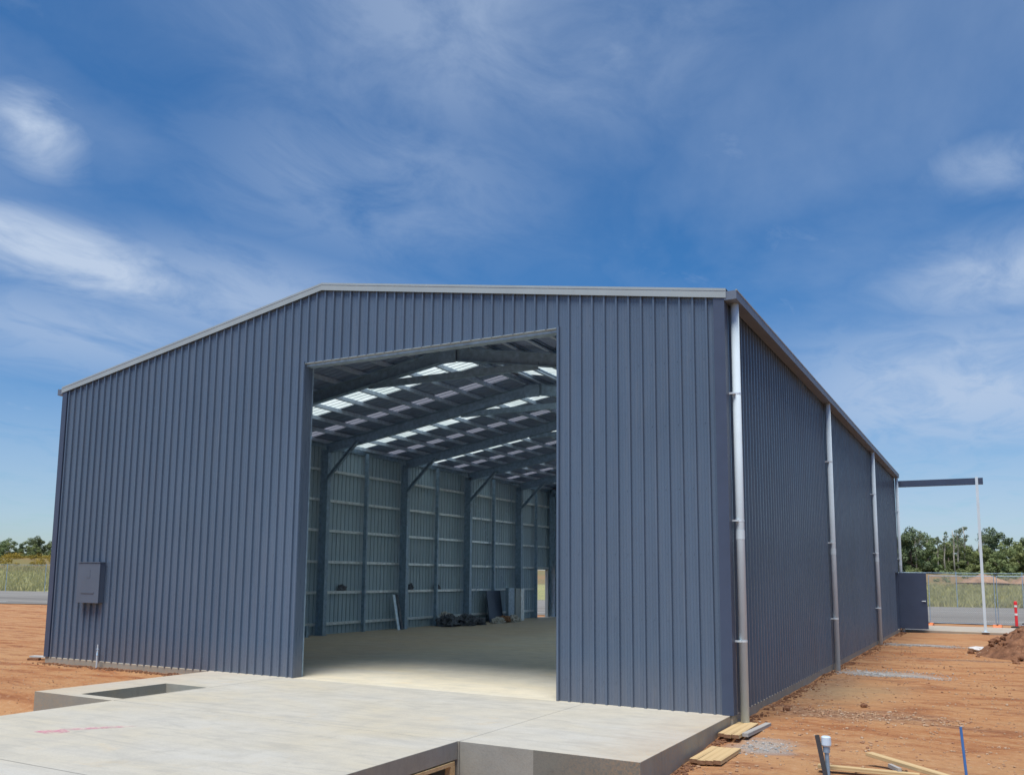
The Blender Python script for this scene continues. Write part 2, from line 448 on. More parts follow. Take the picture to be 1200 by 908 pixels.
# ------------------------------------------------------------------ slabs
def hexa(mb, x0, y0, x1, y1, z0, z1, side=1, top=0, front=None):
    n = len(mb.v)
    mb.v += [(x0,y0,z0),(x1,y0,z0),(x1,y1,z0),(x0,y1,z0),(x0,y0,z1),(x1,y0,z1),(x1,y1,z1),(x0,y1,z1)]
    for q, m_ in (((0,3,2,1), side), ((4,5,6,7), top), ((0,1,5,4), side if front is None else front), ((1,2,6,5), side), ((2,3,7,6), side), ((3,0,4,7), side)):
        mb.f.append(tuple(n+i for i in q)); mb.m.append(m_)
XL = -14.29; L = 24.4; HE = 5.7; HA = 6.9
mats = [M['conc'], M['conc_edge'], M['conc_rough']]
mb = MB(); hexa(mb, XL-.02, -.02, .02, L+.02, -.5, 0)
mb.build('floor_slab', [M['conc_in'], M['conc_edge']], bevel=.008)['kind'] = 'structure'
bpy.data.objects['floor_slab']['label'] = 'tan grey polished concrete floor inside the shed'
bpy.data.objects['floor_slab']['category'] = 'floor'
mb = MB()
Y0 = -3.44; G_ = .005
hexa(mb, -1.17, Y0, -.01, -.02-G_, -.6, 0, front=2)
hexa(mb, -2.06, Y0, -1.17, -.02-G_, -.6, 0)
# drop the shared inner faces so the two read as one pour
fs = [(f, m_) for f, m_ in zip(mb.f, mb.m)]
keep = [k for k in range(len(mb.f)) if k not in (5, 9)]
mb.f = [mb.f[k] for k in keep]; mb.m = [mb.m[k] for k in keep]
o = mb.build('apron_slab', mats, bevel=.006)
tag(o, 'pale concrete apron at the right of the big opening', 'concrete slab', kind='structure')
mb = MB()
hexa(mb, -7.70, Y0, -2.06-G_, -.02-G_, -.6, 0)
# left apron with a rectangular pit: four blocks round it
px0, px1, py0, py1 = -8.66, -7.74, -3.27, -1.72
mb2 = MB()
ax0, ax1, ay0, ay1 = -9.46, -7.70-G_, Y0-.02, -.02-G_
rings_o = [(ax0, ay0), (ax1, ay0), (ax1, ay1), (ax0, ay1)]; rings_i = [(px0, py0), (px1, py0), (px1, py1), (px0, py1)]
for z in (0, -.3, -.6):
    mb2.v += [(x, y, z) for x, y in rings_o] + [(x, y, z) for x, y in rings_i]
for k in range(4):
    k2 = (k+1) % 4
    mb2.f.append((k, k2, 4+k2, 4+k)); mb2.m.append(0)
    mb2.f.append((k, 16+k, 16+k2, k2)); mb2.m.append(1)
    mb2.f.append((4+k, 4+k2, 20+k2, 20+k)); mb2.m.append(1)
mb2.f.append((12, 13, 14, 15)); mb2.m.append(1)
o = mb.build('apron_slab', mats, bevel=.006); tag(o, 'pale concrete apron directly before the big opening', 'concrete slab', kind='structure')
o = mb2.build('apron_slab', mats); tag(o, 'concrete apron at the left holding a sunken rectangular pit', 'concrete slab', kind='structure')
mb = MB(); hexa(mb, -7.72, -16, -2.08, Y0-.01, -.19, 0)
o = mb.build('drive_slab', mats, bevel=.006); tag(o, 'long pale concrete drive slab reaching the foreground', 'concrete slab', kind='structure')
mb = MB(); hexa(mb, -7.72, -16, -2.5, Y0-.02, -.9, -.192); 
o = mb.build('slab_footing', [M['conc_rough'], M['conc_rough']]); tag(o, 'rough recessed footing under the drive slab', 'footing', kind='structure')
mb = MB(); hexa(mb, .03, L+.0, 4.3, L+4.0, -.4, -.03)
o = mb.build('rear_slab', mats, bevel=.01); tag(o, 'concrete strip behind the shed by the airstrip', 'concrete slab', kind='structure')

# saw cuts and pink spray marks
mb = MB()
mb.quad((-2.305, .0, .002), (-2.297, .0, .002), (-2.297, L, .002), (-2.305, L, .002))
mb.quad((-7.7, -6.60, .002), (-2.08, -6.60, .002), (-2.08, -6.592, .002), (-7.7, -6.592, .002))
for yy in (6.1, 12.2, 18.3): mb.quad((XL+.3, yy, .002), (-.2, yy, .002), (-.2, yy+.006, .002), (XL+.3, yy+.006, .002))
o = mb.build('saw_cut', simple('saw_cut_dark', (.27, .26, .23), .9)); tag(o, 'thin dark saw cut joints across the concrete', 'slab joint', kind='structure')
t = NT('pink_spray'); co = t.coord(); nz = t.noise(co, 7, 6, .7)
t.c((.75, .22, .36)); t.set(t.b.inputs['Alpha'], t.math('MULTIPLY', t.ramp(nz, [(.42, 0.0), (.62, 1.0)]), .55)); t.p(Roughness=.9)
def blotch(cx, cy, rx, ry, rot=0):
    pts = []
    for k in range(18):
        a = k/18*2*math.pi; r = 1+.35*noise.noise(Vector((cx*3+math.cos(a)*1.5, cy+math.sin(a)*1.5, 0)))
        x, y = rx*r*math.cos(a), ry*r*math.sin(a)
        pts.append((cx+x*math.cos(rot)-y*math.sin(rot), cy+x*math.sin(rot)+y*math.cos(rot), .003))
    return pts
mb = MB()
for a in ((-6.18, -5.42, .20, .11, .5), (-6.02, -5.06, .42, .06, .9)):
    b = len(mb.v); p_ = blotch(*a); mb.v += p_; mb.f.append(tuple(range(b, b+len(p_)))); mb.m.append(0)
o = mb.build('spray_mark', t.m, fix=False); tag(o, 'faded pink spray paint marks on the drive slab', 'paint mark', kind='structure')

# ------------------------------------------------------------------ shed
shed = empty('steel_shed')
tag(shed, 'large navy ribbed steel shed with white trim and a tall open doorway', 'shed')
PITCH = .1905
def profile(length, start=0.0):
    """list of (u, d) ribbed trapezoid section"""
    out = []; u = start
    while u < length:
        for du, d in ((0, 0), (.045, 0), (.048, .0025), (.054, .0025), (.057, 0), (.088, 0), (.091, .0025), (.097, .0025), (.100, 0), (.150, 0), (.157, .038), (.182, .038)):
            q = u+du
            if q < length-1e-4: out.append((q, d))
        u += PITCH
    out.append((length, 0)); return out
def sheet(mb, org, ud, nd, prof, zb, zt, th=.004, mo=0, mi_=1):
    """ribbed sheet: org + ud*u, outward nd; zb/zt functions of u; outer + inner skins"""
    org = Vector(org); ud = Vector(ud); nd = Vector(nd)
    for off, m_, flip in ((0, mo, False), (-th, mi_, True)):
        b = len(mb.v)
        for u, d in prof:
            p = org + ud*u + nd*(d+off)
            mb.v.append((p.x, p.y, zb(u))); mb.v.append((p.x, p.y, zt(u)))
        for i in range(len(prof)-1):
            q = (b+2*i, b+2*i+2, b+2*i+3, b+2*i+1)
            mb.f.append(q if not flip else q[::-1]); mb.m.append(m_)
def gable(u_from_left):                       # height under the roof at distance from the left corner
    x = min(u_from_left, -XL-u_from_left)
    return HE + x*(HA-HE)/(-XL/2)
WM = [M['navy'], M['backing']]
OX0, OX1, OH = -7.50, -2.50, 5.52
mb = MB(); prof = profile(-XL)
A_ = OX0-XL; B_ = OX1-XL
def cut(prof, a, b):
    q = [(u, d) for u, d in prof if a+1e-4 < u < b-1e-4]
    def at(v):
        for (u0, d0), (u1, d1) in zip(prof, prof[1:]):
            if u0 <= v <= u1: return d0+(d1-d0)*(v-u0)/max(1e-6, u1-u0)
        return 0
    extra = [(a, at(a))] + q + [(b, at(b))]
    mid = -XL/2
    if a < mid < b: extra = sorted(extra + [(mid, at(mid))])
    return extra
for a, b, zb in ((0, A_, 0.0), (A_, B_, OH), (B_, -XL, 0.0)):
    sheet(mb, (XL, 0, 0), (1, 0, 0), (0, -1, 0), cut(prof, a, b), lambda u, z=zb: z, lambda u: gable(u)-.01)
# rows of screws along the girt lines
for z in (.32, 1.2, 2.1, 3.0, 3.9, 4.8, 5.5, 6.1):
    u = .118
    while u < -XL:
        if z < gable(u)-.1 and not (A_-.05 < u < B_+.05 and z < OH+.05):
            x = XL+u; mb.box(x-.004, -.0055, z-.004, x+.004, -.0005, z+.004)
        u += PITCH
mb.build('front_wall', WM, shed, fix=False)
# side walls
DY0, DY1, DH = 23.15, 24.12, 2.08
mb = MB(); prof = profile(L)
for a, b, zb in ((0, DY0, 0.0), (DY0, DY1, DH), (DY1, L, 0.0)):
    sheet(mb, (0, 0, 0), (0, 1, 0), (1, 0, 0), [q for q in cut(prof, a, b)], lambda u, z=zb: z, lambda u: HE-.02)
for z in (.32, 1.2, 2.1, 3.0, 3.9, 4.8, 5.5):
    u = .118
    while u < DY0-.1:
        mb.box(.0005, u-.004, z-.004, .0055, u+.004, z+.004); u += PITCH
mb.build('side_wall', WM, shed, fix=False)
mb = MB(); LY0, LY1, LH = 22.86, 23.88, 2.06
for a, b, zb in ((0, LY0, 0.0), (LY0, LY1, LH), (LY1, L, 0.0)):
    sheet(mb, (XL, 0, 0), (0, 1, 0), (-1, 0, 0), cut(prof, a, b), lambda u, z=zb: z, lambda u: HE-.02)
mb.build('side_wall', WM, shed, fix=False)
mb = MB(); prof = profile(-XL)
for a, b, zb in ((0, 2.6, 0.0), (2.6, 11.6, 4.9), (11.6, -XL, 0.0)):
    sheet(mb, (XL, L, 0), (1, 0, 0), (0, 1, 0), cut(prof, a, b), lambda u, z=zb: z, lambda u: gable(u)-.01)
mb.build('rear_wall', WM, shed, fix=False)
# corner flashings
mb = MB()
for x in (XL, 0):
    sg = 1 if x == 0 else -1
    for y0, y1 in ((-.042, .11), (L-.11, L+.042)):
        mb = MB(); mb.box(min(x-sg*.001, x+sg*.042), y0, .003, max(x-sg*.001, x+sg*.042), y1, HE-.03)
        if y0 < 0: mb.box(min(x-sg*.11, x-sg*.001), -.0425, .003, max(x-sg*.11, x-sg*.001), -.0005, HE-.03)
        mb.build('corner_flashing', M['navy_dark'], shed)
# roof
SL = math.atan2(HA-HE, -XL/2)
def roof_sheet(mb, y0, y1, side, mo, mi_, nx=10):
    prof = [(u, d) for u, d in profile(y1-y0)]
    cx = XL/2
    for off, m_ in ((.02, mo), (.014, mi_)):
        b = len(mb.v)
        for u, d in prof:
            for k in (0, 1):
                x = cx + side*k*(-XL/2+.06); z = HA - k*(-XL/2+.06)*math.tan(SL) + off + d
                mb.v.append((x, y0+u, z))
        for i in range(len(prof)-1):
            q = (b+2*i, b+2*i+1, b+2*i+3, b+2*i+2)
            mb.f.append(q); mb.m.append(m_)
strips = [(5.30+4.12*k, 6.28+4.12*k) for k in range(5)]
dim_strips = [(7.42+4.12*k, 7.86+4.12*k) for k in range(4)]
all_strips = sorted(strips + dim_strips)
edges = [-.06] + [v for s in all_strips for v in s] + [L+.06]
mb = MB()
def strips_of(side):
    return all_strips if side < 0 else sorted(strips + [(a-.75, b) for a, b in dim_strips])  # right slope: extra width added, mostly out of view, to brighten the interior
for side in (-1, 1):
    edges = [-.06] + [v for s in strips_of(side) for v in s] + [L+.06]
    for i in range(0, len(edges), 2):
        roof_sheet(mb, edges[i], edges[i+1], side, 0, 1)
mb.build('roof', [M['roof_top'], M['roof_back']], shed, fix=False)
for side in (-1, 1):
    for a, b in strips_of(side):
        mb = MB(); prof = profile(b-a); cx = XL/2
        n0 = len(mb.v)
        for u, d in prof:
            for k in (0, 1):
                mb.v.append((cx+side*k*(-XL/2+.06), a+u, HA-k*(-XL/2+.06)*math.tan(SL)+.017+d))
        for i in range(len(prof)-1):
            mb.f.append((n0+2*i, n0+2*i+1, n0+2*i+3, n0+2*i+2)); mb.m.append(0)
        mb.build('skylight_and_fill_panel', M['sky_sheet'] if (a, b) in strips or side > 0 else M['sky_dim'], shed, fix=False)  # dim strips on the right slope become bright fill panels for the interior
# ridge + barge capping
mb = MB()
for side in (-1, 1):
    x1 = XL/2 + side*(-XL/2+.07); z1 = HA-(-XL/2+.07)*math.tan(SL)
    for y in (-.052, L+.052):
        sgn = -1 if y < 1 else 1; mb = MB()
        # face + top leaf of the barge, 170 mm deep
        a = Vector((XL/2, y, HA+.055)); b = Vector((x1, y, z1+.055))
        for (dy0, dz0, dy1, dz1) in ((-.005, -.135, .0, .0), (.0, -.006, .19, .0)):
            ya, yb = (y+dy0, y+dy1) if sgn < 0 else (y-dy1, y-dy0)
            n0 = len(mb.v)
            for p in (a, b):
                for yy, zz in ((ya, dz0), (yb, dz0), (yb, dz1), (ya, dz1)):
                    mb.v.append((p.x, yy, p.z+zz))
            for q in ((0,1,2,3),(4,7,6,5),(0,4,5,1),(1,5,6,2),(2,6,7,3),(3,7,4,0)):
                mb.f.append(tuple(n0+i for i in q)); mb.m.append(0)
        mb.build('barge_capping', M['white'], shed)
mb = MB()
for side in (-1, 1):
    n0 = len(mb.v)
    for y in (.15, L-.15):
        mb.v += [(XL/2, y, HA+.062), (XL/2+side*.2, y, HA+.056-.2*math.tan(SL))]
    mb.f.append((n0, n0+1, n0+3, n0+2)); mb.m.append(0)
mb.build('ridge_capping', M['white'], shed)
# gutters: open trough with front lip
for side in (1, -1):
    x0 = 0.043 if side > 0 else XL-.043
    mb = MB(); s_ = side
    def bx(a, b, z0, z1, m_=0, y0=-.045, y1=L+.05):
        mb.box(min(x0+s_*a, x0+s_*b), y0, z0, max(x0+s_*a, x0+s_*b), y1, z1, m_)
    bx(.0, .004, HE-.12, HE+.005, 1)
    bx(.004, .17, HE-.124, HE-.12, 1)
    bx(.166, .17, HE-.12, HE-.005, 1)
    bx(.155, .178, HE-.005, HE+.012, 0)
    bx(.0, .17, HE-.12, HE-.0, 1, -.047, -.0455); bx(.0, .17, HE-.12, HE-.0, 1, L+.0505, L+.052)
    mb.build('gutter', [M['white'], M['fascia']], shed)
# downpipes
for k, y in enumerate((.20, 8.27, 16.6, 24.28)):
    z0 = ground_h(.12, y)-.02
    mb = MB(); cx = .125
    mb.tube([(cx, y, z0), (cx, y, HE-.125)], .056, 18)
    dp = mb.build('downpipe', M['pipe'], shed, smooth=False)
    for p in dp.data.polygons: p.use_smooth = abs(p.normal.z) < .5
    for z in (.95, 2.55, 4.3):
        c_ = MB(); c_.tube([(cx, y, z-.012), (cx, y, z+.012)], .0585, 18); c_.box(.03, y-.095, z-.012, cx, y-.055, z+.012)
        c_.build('pipe_bracket', M['galv_light'], dp)
    c_ = MB(); c_.tube([(cx, y, 2.3), (cx, y, 2.42)], .0590, 18); c_.build('pipe_joint', M['pipe'], dp)
# opening trims
mb = MB()
mb.box(OX0-.03, -.046, 0.004, OX0-.0005, -.0005, OH+.03); mb.box(OX0-.004, -.036, .004, OX0+.008, .19, OH)
mb.build('door_jamb', M['navy'], shed); mb = MB(); mb.box(OX1+.0005, -.046, 0.004, OX1+.03, -.0005, OH+.03); mb.box(OX1-.008, -.036, .004, OX1+.004, .19, OH)
mb.build('door_jamb', M['navy'], shed)
mb = MB(); mb.box(OX0+.009, -.034, OH-.006, OX1-.009, .02, OH+.004); mb.build('door_head', M['white'], shed)
mb = MB(); mb.box(OX0-.1, .021, OH-.05, OX1+.1, .19, OH+.12); mb.build('door_lintel', M['galv'], shed)
mb = MB(); mb.box(OX0-.2, .03, .0, OX0-.006, .24, OH+.2); mb.build('opening_post', M['galv'], shed); mb = MB(); mb.box(OX1+.006, .03, 0, OX1+.2, .24, OH+.2); mb.build('opening_post', M['galv'], shed)
# portal frames
FY = [.30, 4.27, 8.42, 12.55, 16.70, 20.85, 24.12]
def zr(x): return HA - abs(x-XL/2)*math.tan(SL) + .01
for y in FY:
    for s_ in (-1, 1):
        xc = XL+.26 if s_ < 0 else -.26
        mb = MB()
        # back to back C column: web across x, flanges
        mb.box(xc-.14, y-.006, 0.002, xc+.14, y+.006, HE-.25)
        for xx in (xc-.14, xc+.128): mb.box(xx, y-.075, .002, xx+.012, y-.006, HE-.22); mb.box(xx, y+.006, .002, xx+.012, y+.075, HE-.22)
        mb.box(xc-.17, y-.1, .001, xc+.17, y+.1, .014)
        mb.build('column', M['galv'], shed)
        mb = MB(); hx = XL/2
        a = Vector((xc - (-s_)*.14 if False else xc, y, zr(xc)-.29)); b = Vector((hx, y, zr(hx)-.29))
        up = Vector((0, 0, 1))
        mb.bar(a, b, .012, .27)
        for dz in (-.135, .135):
            mb.bar(a+up*dz, b+up*dz, .15, .012)
        mb.build('rafter', M['galv'], shed)
        if FY[0] < y < FY[-1] + 1:
            mb = MB()
            xk = xc - s_*.14; zk = 4.55
            xr = xc - s_*1.25; 
            mb.chan((xk, y-.085, zk), (xr, y-.085, zr(xr)-.34), .06, .11, up=(0, 0, 1), side=1)
            mb.build('knee_brace', M['galv'], shed)
    if y > 1 and y < 24:
        mb = MB(); mb.chan((-9.35, y-.02, 6.13), (-4.94, y-.02, 6.13), .07, .15, side=-1); mb.build('collar_tie', M['galv'], shed)
        mb = MB(); mb.box(XL/2-.22, y-.085, HA-.50, XL/2+.22, y-.079, HA-.17); mb.build('apex_plate', M['galv'], shed)
# purlins (run along the building)
for s_ in (-1, 1):
    for k in range(10):
        d = .18 + k*.745
        x = XL/2 + s_*d; z = zr(x)-.075
        mb = MB(); mb.chan((x, .25, z+.01), (x, L-.1, z+.01), .055, .10, side=s_); mb.build('purlin', M['purlin'], shed)
    mb = MB(); x = XL/2+s_*(-XL/2-.09); mb.chan((x, .25, HE-.09), (x, L-.1, HE-.09), .065, .16, side=s_); mb.build('purlin', M['galv'], shed)
# girts
for z in (.30, 1.22, 2.12, 3.05, 3.95, 4.85):
    mb = MB()
    bays = list(zip([.1]+FY[1:-1], FY[1:-1]+[L-.08]))
    for a, b in bays:
        if z < LH and a < LY0 < b:
            mb.box(XL+.006, a, z-.035, XL+.115, LY0-.05, z-.028); mb.box(XL+.006, a, z-.035, XL+.014, LY0-.05, z+.045)
            continue
        mb.box(XL+.006, a, z-.030, XL+.118, b, z-.024)          # bottom flange
        mb.box(XL+.006, a, z+.045, XL+.112, b, z+.051)          # top flange
        mb.box(XL+.108, a, z-.024, XL+.116, b, z+.044)
    mb.build('girt', M['galv_light'], shed)
    mb = MB()
    mb.box(-.118, .1, z-.03, -.006, L-.08 if z > DH else DY0-.05, z-.024); mb.box(-.116, .1, z-.024, -.108, L-.08 if z > DH else DY0-.05, z+.045)
    mb.build('girt', M['galv_light'], shed)
    mb = MB(); mb.box(XL+.1, .008, z-.035, OX0-.21, .1, z-.029); mb.box(XL+.1, .094, z-.029, OX0-.21, .1, z+.04)
    mb.build('girt', M['galv_light'], shed); mb = MB()
    mb.box(OX1+.21, .008, z-.035, -.1, .1, z-.029); mb.box(OX1+.21, .094, z-.029, -.1, .1, z+.04)
    mb.build('girt', M['galv_light'], shed)
mids = [(a+b)/2 for a, b in zip(FY, FY[1:])]
for k, y in enumerate(mids):
    if k == len(mids)-1: y = 22.55
    mb = MB(); mb.chan((XL+.19, y, .002), (XL+.19, y, HE-.12), .06, .12, up=(1, 0, 0), side=1)
    mb.build('mullion', M['galv'], shed)
# wind bracing straps in the fourth bay
for a, b in ((0.3, 5.3), (5.3, .3)):
    mb = MB(); mb.bar((XL+.14, FY[4]+.15, a), (XL+.14, FY[5]-.15, b), .004, .035); mb.build('wind_brace', M['galv'], shed)
# left side doorway trim
mb = MB()
mb.box(XL+.0, LY0-.05, .003, XL+.12, LY0, LH+.05); mb.box(XL+.0, LY1, .003, XL+.14, LY1+.07, LH+.05); mb.box(XL+.0, LY0, LH, XL+.12, LY1, LH+.05)
mb.build('door_frame', M['white'], shed)
# right side doorway frame + leaf swung out
mb = MB()
mb.box(-.1, DY0, .003, .036, DY0+.045, DH); mb.box(-.1, DY1-.045, .003, .036, DY1, DH); mb.box(-.1, DY0+.045, DH-.045, .036, DY1-.045, DH)
mb.build('door_frame', M['navy_dark'], shed)
mb = MB(); mb.box(.04, DY1-.01, .02, .97, DY1+.03, 2.04)
leaf = mb.build('door_leaf', M['navy_dark'], shed, bevel=.003)
mb = MB()
mb.tube([(.90, DY1-.045, 1.02), (.90, DY1-.01, 1.02)], .026, 12); mb.tube([(.90, DY1-.05, 1.02), (.79, DY1-.05, 1.02)], .010, 8); pass
mb.build('handle', M['galv_light'], leaf)

# sliding door rail carried on a post beyond the back corner
fr = empty('door_rail_frame', (2.76, L+.12, -.03))
tag(fr, 'navy overhead door rail running out to a slim white post', 'rail frame')
mb = MB(); mb.box(-2.70, -.05, 5.30, .20, .05, 5.50); mb.box(-2.70, -.09, 5.27, .20, .09, 5.295)
mb.build('rail', M['navy_dark'], fr)
mb = MB(); mb.box(-2.70, -.053, 5.255, .20, -.03, 5.268); mb.build('track', M['white'], fr)
mb = MB(); mb.box(-.045, -.145, .0, .045, -.055, 5.53); mb.box(-.12, -.2, -.002, .12, .02, .012)
mb.build('post', M['pipe'], fr)

# ------------------------------------------------------------------ meter box
bx = empty('meter_box', (-12.9, -.03, 1.15))
tag(bx, 'navy grey electrical meter box on the front wall left of the opening', 'meter box')
mb = MB(); mb.box(-.33, -.11, 0, .33, .0, .80); mb.build('body', M['meter'], bx, bevel=.006)
mb = MB(); mb.box(-.34, -.130, -.005, .34, -.112, .80); dr = mb.build('door', M['meter'], bx, bevel=.006)
mb = MB(); mb.box(-.35, -.145, .805, .35, .0, .820); mb.build('rain_hood', M['meter'], bx, bevel=.004)
mb = MB(); mb.box(-.05, -.134, .50, .05, -.131, .66); mb.build('window', M['meter'], dr)
mb = MB(); mb.box(-.20, -.140, .19, .2, -.131, .21); mb.build('handle', M['meter'], dr)
# standpipe tap
tp = empty('garden_tap', (-12.52, -.12, ground_h(-12.52, -.12)))
tag(tp, 'thin bare standpipe tap at the slab edge below the meter box', 'tap')
mb = MB(); mb.tube([(0, 0, -.05), (0, 0, .33)], .016, 10); mb.tube([(0, 0, .33), (0, 0, .46)], .011, 8); mb.build('pipe', M['galv_light'], tp)
mb = MB(); mb.tube([(0, 0, .30), (.05, -.04, .29), (.07, -.055, .25)], .013, 8); mb.build('spout', M['galv'], tp)
mb = MB(); mb.tube([(-.04, 0, .37), (.04, 0, .37)], .009, 8); mb.build('handle', M['galv'], tp)

# board poking out at the left corner
bd = MB(); bd.box(-.30, -.08, 0, .30, .08, .03); o = bd.build('board_offcut', M['paleboard'], bevel=.003, loc=(-14.75, .25, -.06)); o.rotation_euler = (0, 0, .25)
tag(o, 'short pale board offcut lying beyond the left corner of the shed', 'board')
bd = MB(); bd.box(-.12, -.055, 0, .12, .055, .075); o = bd.build('brick', M['clod'], bevel=.004, loc=(-14.85, .1, -.14)); o.rotation_euler = (0, 0, .5)
tag(o, 'dark brick under the board offcut beside the left corner', 'brick')

# ------------------------------------------------------------------ timbers
def plank(name, L_, w, h, loc, rz, mat, label, group=None, tilt=0.0, cat='timber'):
    mb = MB(); n0 = 0
    mb.box(-L_/2, -w/2, 0, L_/2, w/2, h)
    for k in (3, 5): mb.m[k] = 1
    o = mb.build(name, [mat, M['timber_end'] if mat is M['timber'] else mat], bevel=.003, loc=loc)
    for i in range(len(o.data.polygons)): pass
    o.rotation_euler = (0, tilt, rz)
    tag(o, label, cat, group); return o
gA = 'pine offcuts lying by the apron edge'
def row(cx, cy, specs):
    for dx, dy, ln, w, mat, lab in specs:
        x, y = cx+dx, cy+dy
        plank('timber_offcut', ln, w, .045, (x, y, ground_h(x, y)+.012), R(90)+random.uniform(-.012, .012), mat, lab, gA)
row(.07, -.27, [(.0, .0, 1.0, .085, M['timber'], 'brown edged pine offcut nearest the wall in the far row'),
                (.093, -.03, 1.1, .085, M['timber'], 'pine offcut second from the slab in the far row'),
                (.186, -.05, 1.05, .085, M['timber'], 'pine offcut third from the slab in the far row')])
plank('timber_offcut', .98, .075, .045, (.375, -.22, ground_h(.375, -.22)+.012), R(86), M['timber_old'], 'weathered grey offcut at the outer edge of the far row', gA)
row(.10, -1.62, [(.0, .0, .86, .085, M['timber'], 'pine offcut against the slab in the near row'),
                 (.093, -.03, .88, .085, M['timber'], 'pine offcut second from the slab in the near row'),
                 (.186, -.05, .86, .085, M['timber'], 'pine offcut third from the slab in the near row'),
                 (.279, -.07, .84, .085, M['timber'], 'outermost pine offcut of the near row')])
# long planks in the foreground
plank('timber_plank', .95, .09, .035, (1.86, -1.93, ground_h(1.86, -1.93)+.035), R(4), M['timber'], 'long pine plank lying flat beside the capped pipe', None)
plank('timber_plank', 1.15, .10, .035, (2.28, -1.75, ground_h(2.2, -1.6)+.06), R(-36), M['timber'], 'pine plank slanting across the foreground toward the blue stake', None, R(3))
plank('timber_peg', .22, .04, .04, (2.10, -1.80, ground_h(2.1, -1.8)+.05), R(-60), M['timber_old'], 'small grey peg lying where the two planks cross', None, cat='peg')
# formwork under drive slab edge
fm = empty('timber_formwork', (-2.10, -5.5, -.2))
tag(fm, 'pine formwork rail and stub post under the drive slab edge', 'formwork')
mb = MB(); mb.box(-.05, -2.5, -.04, .03, 1.98, -.002); mb.build('rail', M['timber'], fm)
mb = MB(); mb.box(-.04, 1.90, -.30, .03, 1.985, -.042); mb.build('stub_post', M['timber'], fm)
mb = MB(); mb.box(-.36, -2.4, -.285, -.06, 1.7, -.27); o = mb.build('steel_plate', M['galv_light'], loc=(-2.02, -5.5, -.16), bevel=.002)
tag(o, 'flat grey steel plate in the dark gap under the drive slab', 'plate')

# capped pipe and steel picket
pk = empty('capped_pipe', (1.50, -2.12, ground_h(1.5, -2.12)))
tag(pk, 'short standing pipe with a pale blue cap in the foreground dirt', 'pipe')
mb = MB(); mb.tube([(0.01, 0, -.1), (.0, 0, .30)], .022, 12); mb.tube([(0, 0, .24), (0, 0, .3)], .034, 12); mb.build('riser', M['galv'], pk)
mb = MB(); mb.tube([(0, 0, .30), (0, 0, .315), (0, 0, .39), (0, 0, .40)], [.040, .05, .048, .036], 16); mb.build('cap', M['capwhite'], pk)
mb = MB(); mb.bar((.02, 0, -.1), (-.07, .0, .41), .008, .045, up=(1, 0, 0)); mb.bar((.015, .012, -.1), (-.075, .012, .41), .03, .008, up=(0, 1, 0))
o = mb.build('steel_picket', M['picket'], loc=(1.49, -2.16, ground_h(1.5, -2.16))); tag(o, 'dark steel picket leaning against the capped pipe', 'stake')
mb = MB(); mb.tube([(.0, 0, -.1), (-.035, 0, .50)], .013, 8); o = mb.build('survey_stake', M['blue'], loc=(2.74, -1.55, ground_h(2.74, -1.55)))
tag(o, 'thin blue marking stake standing in the foreground dirt', 'stake')

# ------------------------------------------------------------------ soil heap
def lump(name, R_, H_, seed, mat, loc, n=70, rough=.35, asp=1.0):
    mb = MB()
    for j in range(n+1):
        for i in range(n+1):
            x = (i/n*2-1)*R_*1.15*asp; y = (j/n*2-1)*R_*1.15
            r = math.hypot(x/asp, y)/R_
            b = max(0, 1-r)**.9 * 1.05
            q = noise.fractal(Vector((x*1.1+seed, y*1.1, seed)), .8, 2.1, 6)
            rd = noise.noise(Vector((x*4.5+seed, y*4.5, 2)))
            z = H_*b + (rough*q*.5 + .09*abs(rd)*2)*min(1, max(0, 1.25-r)*1.6)*min(1, b*4+.12) - .05 - .15*max(0, r-1)
            mb.v.append((x, y, z))
    for j in range(n):
        for i in range(n):
            a = j*(n+1)+i; mb.f.append((a, a+1, a+n+2, a+n+1)); mb.m.append(0)
    return mb.build(name, mat, loc=loc, fix=False)
o = lump('soil_heap', 2.25, 1.25, 3.3, M['clod'], (4.75, 14.9, -.12), 110)
tag(o, 'heap of dark red brown dug soil at the right', 'soil heap')
# clods
def rock(rad, seed):
    b = bmesh.new(); bmesh.ops.create_icosphere(b, subdivisions=1, radius=rad)
    for v in b.verts:
        v.co *= 1+.35*noise.noise(v.co*(2.5/rad)+Vector((seed, 0, 0))); v.co.z *= .7
    me = bpy.data.meshes.new('rock'); b.to_mesh(me); b.free(); return me
protos = [rock(1, s*3.1) for s in range(4)]
def scatter(name, mat, pts, label, cat):
    mb = MB()
    for x, y, r in pts:
        me = random.choice(protos); n0 = len(mb.v); a = random.uniform(0, 6.28)
        z = ground_h(x, y)
        if math.hypot(x-4.75, y-14.9) < 2.2: z += 1.25*max(0, 1-math.hypot(x-4.75, y-14.9)/2.25)**.9
        for v in me.vertices:
            c_ = v.co
            mb.v.append((x+r*(c_.x*math.cos(a)-c_.y*math.sin(a)), y+r*(c_.x*math.sin(a)+c_.y*math.cos(a)), z+r*(c_.z+.25)))
        for p in me.polygons: mb.f.append(tuple(n0+i for i in p.vertices)); mb.m.append(0)
    o = mb.build(name, mat, fix=False); tag(o, label, cat, kind='stuff'); return o
pts = []
def ok(x, y): return not (-9.6 < x < .12 and -3.6 < y < 24.6) and not (-7.9 < x < -1.9 and y < -3) and not (-14.5 < x < .15 and 0 < y < 24.6)
for _ in range(5200):
    x = random.uniform(.1, 5.5); y = -4 + 22*random.random()**1.6
    if ok(x, y): pts.append((x, y, random.choice((.006, .008, .010, .014, .02))*random.uniform(.7, 1.2)))
for _ in range(1200):
    x = random.uniform(-1.9, 1.0); y = random.uniform(-6, -3.5)
    pts.append((x, y, random.uniform(.006, .02)))
